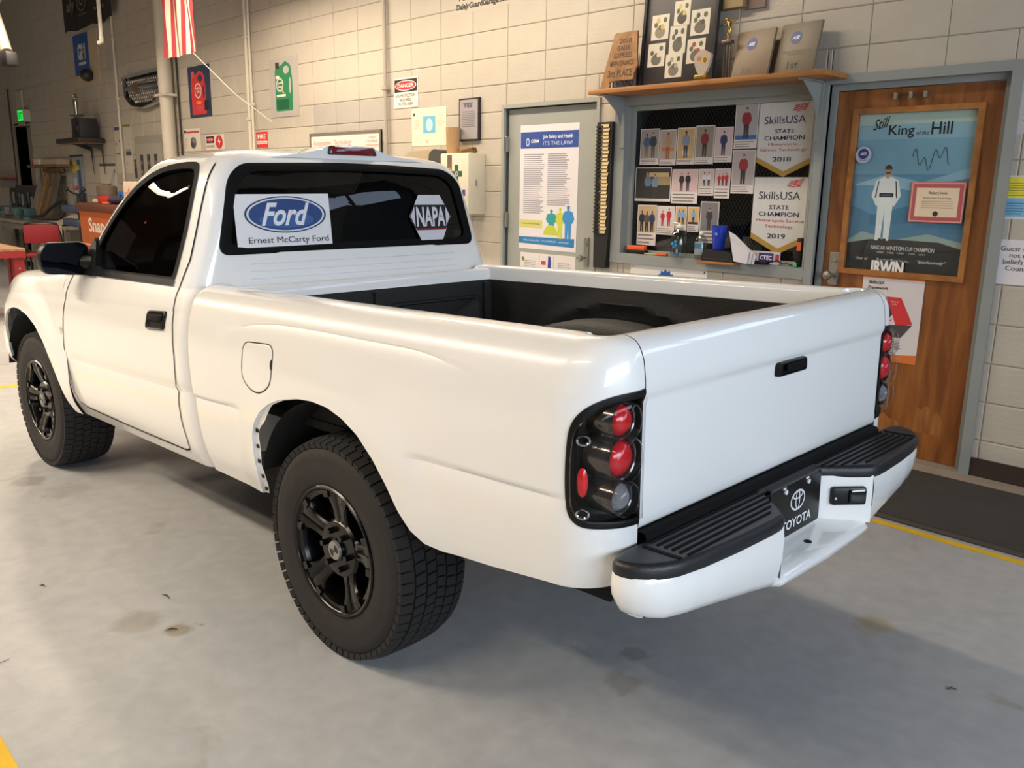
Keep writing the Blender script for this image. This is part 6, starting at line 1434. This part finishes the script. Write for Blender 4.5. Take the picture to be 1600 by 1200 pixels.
t = thing('wheel_balancer', 'black three-armed ball handle machine behind the orange chest', 'machine', (-6.20, -.34, 0)); MB().rbox((0, .08, .55), (.4, .3, 1.1), .04).build('machine_body', mat((196, 186, 170), .5), t, smooth=40); MB().cyl((0, 0, 1.0), (0, 0, 1.36), .026, n=12).build('post', mK, t)
for dx, dy, z in ((-.55, -.02, 1.42), (.10, -.10, 1.42), (.34, -.02, 1.42)):
    a = MB().tube([(0, 0, 1.35), (dx*.5, dy, 1.355), (dx, dy, z)], .013, 8).build('handle', mK, t, smooth=50); MB().sphere((dx, dy, z), .034, 10).build('ball_knob', mK, a, smooth=60)
# orange tool chest with big white lettering
t = thing('tool_chest', 'orange tool chest with large white lettering on a white base', 'tool chest', (-5.30, -.93, 0)); 
MB().rbox((0, 0, .34), (1.5, .56, .60), .01).build('white_base', mat((214, 204, 186), .5), t, smooth=40)
MB().prism([(-.72, .70), (.72, .70), (.75, 1.10), (-.75, 1.10)], lambda u, v, n=0: (u, -n, v), -.26, .26).build('orange_box', mat((180, 92, 40), .5), t)
MB().rbox((0, 0, 1.145), (1.54, .58, .09), .01).build('chest_lid', mat((96, 54, 36), .5), t, smooth=40); MB().bx(-.73, .73, -.27, .27, .64, .70).build('white_lip', mat((220, 210, 192), .5), t)
text(t, 'Snap-on', -.44, .80, .95, .22, (224, 214, 198), wallf(.2605), .03); text(t, 'Model', -.66, .76, .16, .04, (150, 110, 120), wallf(.2605))
g = [((.085 if k % 2 else .065)*math.cos(2*PI*k/24)-.33, .52+(.085 if k % 2 else .065)*math.sin(2*PI*k/24)) for k in range(24)]
flat('blue_gear', t, [((52, 70, 150), g), ((206, 150, 60), R_(-.73, .42, -.60, .44))], wallf(.2815))
for x in (-.65, .65):
    for y in (-.2, .2): MB().cyl((x, y-.015, .04), (x, y+.015, .04), .04, n=12).build('caster', mK, t)
ZT = 1.1915
t = thing('red_pot', 'red-based can with dark lid on the orange chest', 'can', (-5.42, -1.05, ZT)); MB().lathe([(0, .001), (.10, .002), (.11, .02), (.11, .10)], n=20).build('red_base', mat((176, 40, 36), .5), t, smooth=40); MB().lathe([(.115, .10), (.115, .20), (.09, .21), (.05, .215), (.05, .235), (0, .236)], n=20).build('dark_lid', mat((84, 72, 58), .6), t, smooth=40)
t = thing('blue_tape_roll', 'blue tape roll standing on the orange chest', 'tape', (-5.12, -.98, ZT+.075)); MB().lathe([(.035, -.03), (.075, -.03), (.075, .03), (.035, .03)], axis='y', n=24, closed=True).build('tape_ring', mat((34, 92, 160), .5), t, smooth=40)
o = MB().rbox((0, 0, .11), (.30, .2, .22), .006).build('white_carton', mat((224, 212, 192), .6), loc=(-5.13, -.78, ZT)); tag(o, 'plain white carton behind the blue tape roll', 'carton')
o = MB().rbox((0, 0, .13), (.36, .2, .26), .006).build('printed_carton', mat((224, 200, 180), .6), loc=(-4.80, -.92, ZT)); tag(o, 'white carton with orange print against the truck pillar', 'carton'); flat('print', o, [((214, 130, 96), [(-.12, .06), (.02, .22), (.02, .10)]), ((214, 140, 110), R_(-.15, .12, .05, .14)), ((60, 56, 80), R_(-.06, .02, .12, .05))], wallf(.1005))
o = MB().rbox((0, 0, .02), (.34, .2, .04), .01).build('paper_stack', mat((210, 190, 150), .7), loc=(-5.80, -.95, ZT)); tag(o, 'low stack of tan papers on the left end of the chest', 'papers')
o = MB().sphere((0, 0, .05), .11, 14, (1.2, .8, .45)).build('navy_rag', mat((36, 34, 54), .9), loc=(-4.95, -1.12, ZT), smooth=60); tag(o, 'dark navy rag bunched at the front of the chest', 'rag')
o = MB().rbox((0, 0, .012), (.16, .04, .024), .006).build('orange_tool', mat((226, 110, 50), .5), loc=(-5.20, -1.15, ZT)); tag(o, 'small orange tool lying before the red can', 'tool')
# red steel work table in front
M_REDP = mat((146, 28, 32), .45, noise=.1, nscale=6)
t = thing('red_work_table', 'heavy red steel table with wooden top at the left edge', 'table', (-5.45, -2.52, 0)); tp = MB().rbox((0, 0, .735), (1.6, .66, .03), .004).build('wood_top', wood((160, 124, 96), (130, 96, 70), (1, 6, 6), .6), t); MB().bx(-.8, .8, -.33, .33, .655, .719).build('red_rim', M_REDP, t)
for x in (-.62, .52, .70):
    for y in (-.27, .27):
        lg = MB().bx(x-.05, x+.05, y-.05, y+.05, 0, .655).build('leg', M_REDP, t)
        for z in (.12, .26, .40, .54): MB().cyl((x+.05, y, z), (x+.056, y, z), .012, n=8).build('bolt', M_STEEL, lg)
MB().rbox((.78, -.1, .60), (.06, .10, .06), .01).build('red_clamp', mat((190, 50, 46), .5), t)
o = MB().rbox((0, 0, .05), (1.6, .5, .10), .02).build('concrete_kerb', mat((120, 110, 98), .8), loc=(-4.9, -2.55, 0)); o.location = (-4.7, -3.15, 0); tag(o, 'low grey concrete wheel kerb before the red table', 'kerb')
t = thing('red_tool_cart', 'red tool cart half hidden behind the truck mirror', 'tool cart', (-5.0, -1.62, 0)); MB().rbox((0, 0, .40), (.75, .42, .60), .015).build('cart_body', M_REDP, t, smooth=40); MB().rbox((0, 0, .715), (.80, .46, .03), .006).build('cart_tray', mat((170, 40, 42), .45), t)
for x in (-.3, .3): MB().cyl((x, -.02, .045), (x, .02, .045), .045, n=12).build('caster', mK, t)
t = thing('red_wall_shelf', 'red shelf with grey brackets at the far left wall', 'shelf', (-13.9, 0, 1.48)); MB().rbox((0, -.15, .0), (1.3, .3, .03), .004).build('shelf_board', mat((160, 36, 40), .5), t); MB().bx(.50, .53, -.28, 0, -.18, -.016).build('bracket', M_BENCH, t)
# overhead arm at the top left
t = thing('lift_arm', 'grey overhead lift arm with dark joint at the top left', 'machine', (-5.1, -2.0, 2.7)); mA = mat((150, 140, 126), .5)
MB().tube([(-1.2, .0, 1.6), (-.75, 0, .9), (-.45, 0, .45), (-.18, 0, .08)], .06, 10).build('arm_tube', mA, t, smooth=50); MB().rbox((-.12, 0, .0), (.24, .12, .14), .02).build('dark_joint', mat((40, 37, 35), .5), t, smooth=40); MB().tube([(-1.2, .05, 1.5), (-1.1, .05, .6), (-.5, .03, .15)], .02, 8).build('hose', mat((80, 72, 64), .6), t, smooth=50)
MB().rbox((-.55, 0, .70), (.9, .2, .14), .03, Matrix.Rotation(-.25, 3, 'Y')).build('cross_beam', mat((176, 164, 146), .5), t, smooth=40); MB().bx(-1.3, -1.1, -.1, .1, 1.5, ZC-2.7).build('ceiling_mount', mA, t)
# litter on the floor
for x, y, a, s, lb in ((2.22, -4.0, .4, .025, 'tiny curled dark leaf on the floor left of the rear wheel'), (2.85, -3.78, 1.0, .04, 'brown dry leaf on the floor near the rear wheel'), (2.60, -3.70, .1, .05, 'thin dark twig on the floor beside the dry leaf'), (2.72, -4.30, 1.9, .16, 'long thin brown twig on the near floor'), (4.75, -2.2, .7, .03, 'small dark scuff of rubber on the floor right of the bumper')):
    o = MB().tube([(-s/2, 0, .003), (0, .006, .006), (s/2, .002, .003)], [.001, .003 if 'leaf' in lb or 'scuff' in lb else .0012, .001], 5).build('floor_litter', mat((66, 50, 38), .8), loc=(x, y, 0)); o.rotation_euler = (0, 0, a); tag(o, lb, 'litter')
b = MB(); b.tube([(-.45, .05, .004), (-.2, .02, .004), (-.05, -.01, .004), (0, .03, .03), (.0, .04, .012)], .004, 6); tag(b.build('wire_end', mat((40, 36, 34), .6), loc=(.20, -3.72, 0), smooth=50), 'thin black wire end lying left of the front wheel', 'wire')
finish_texts()
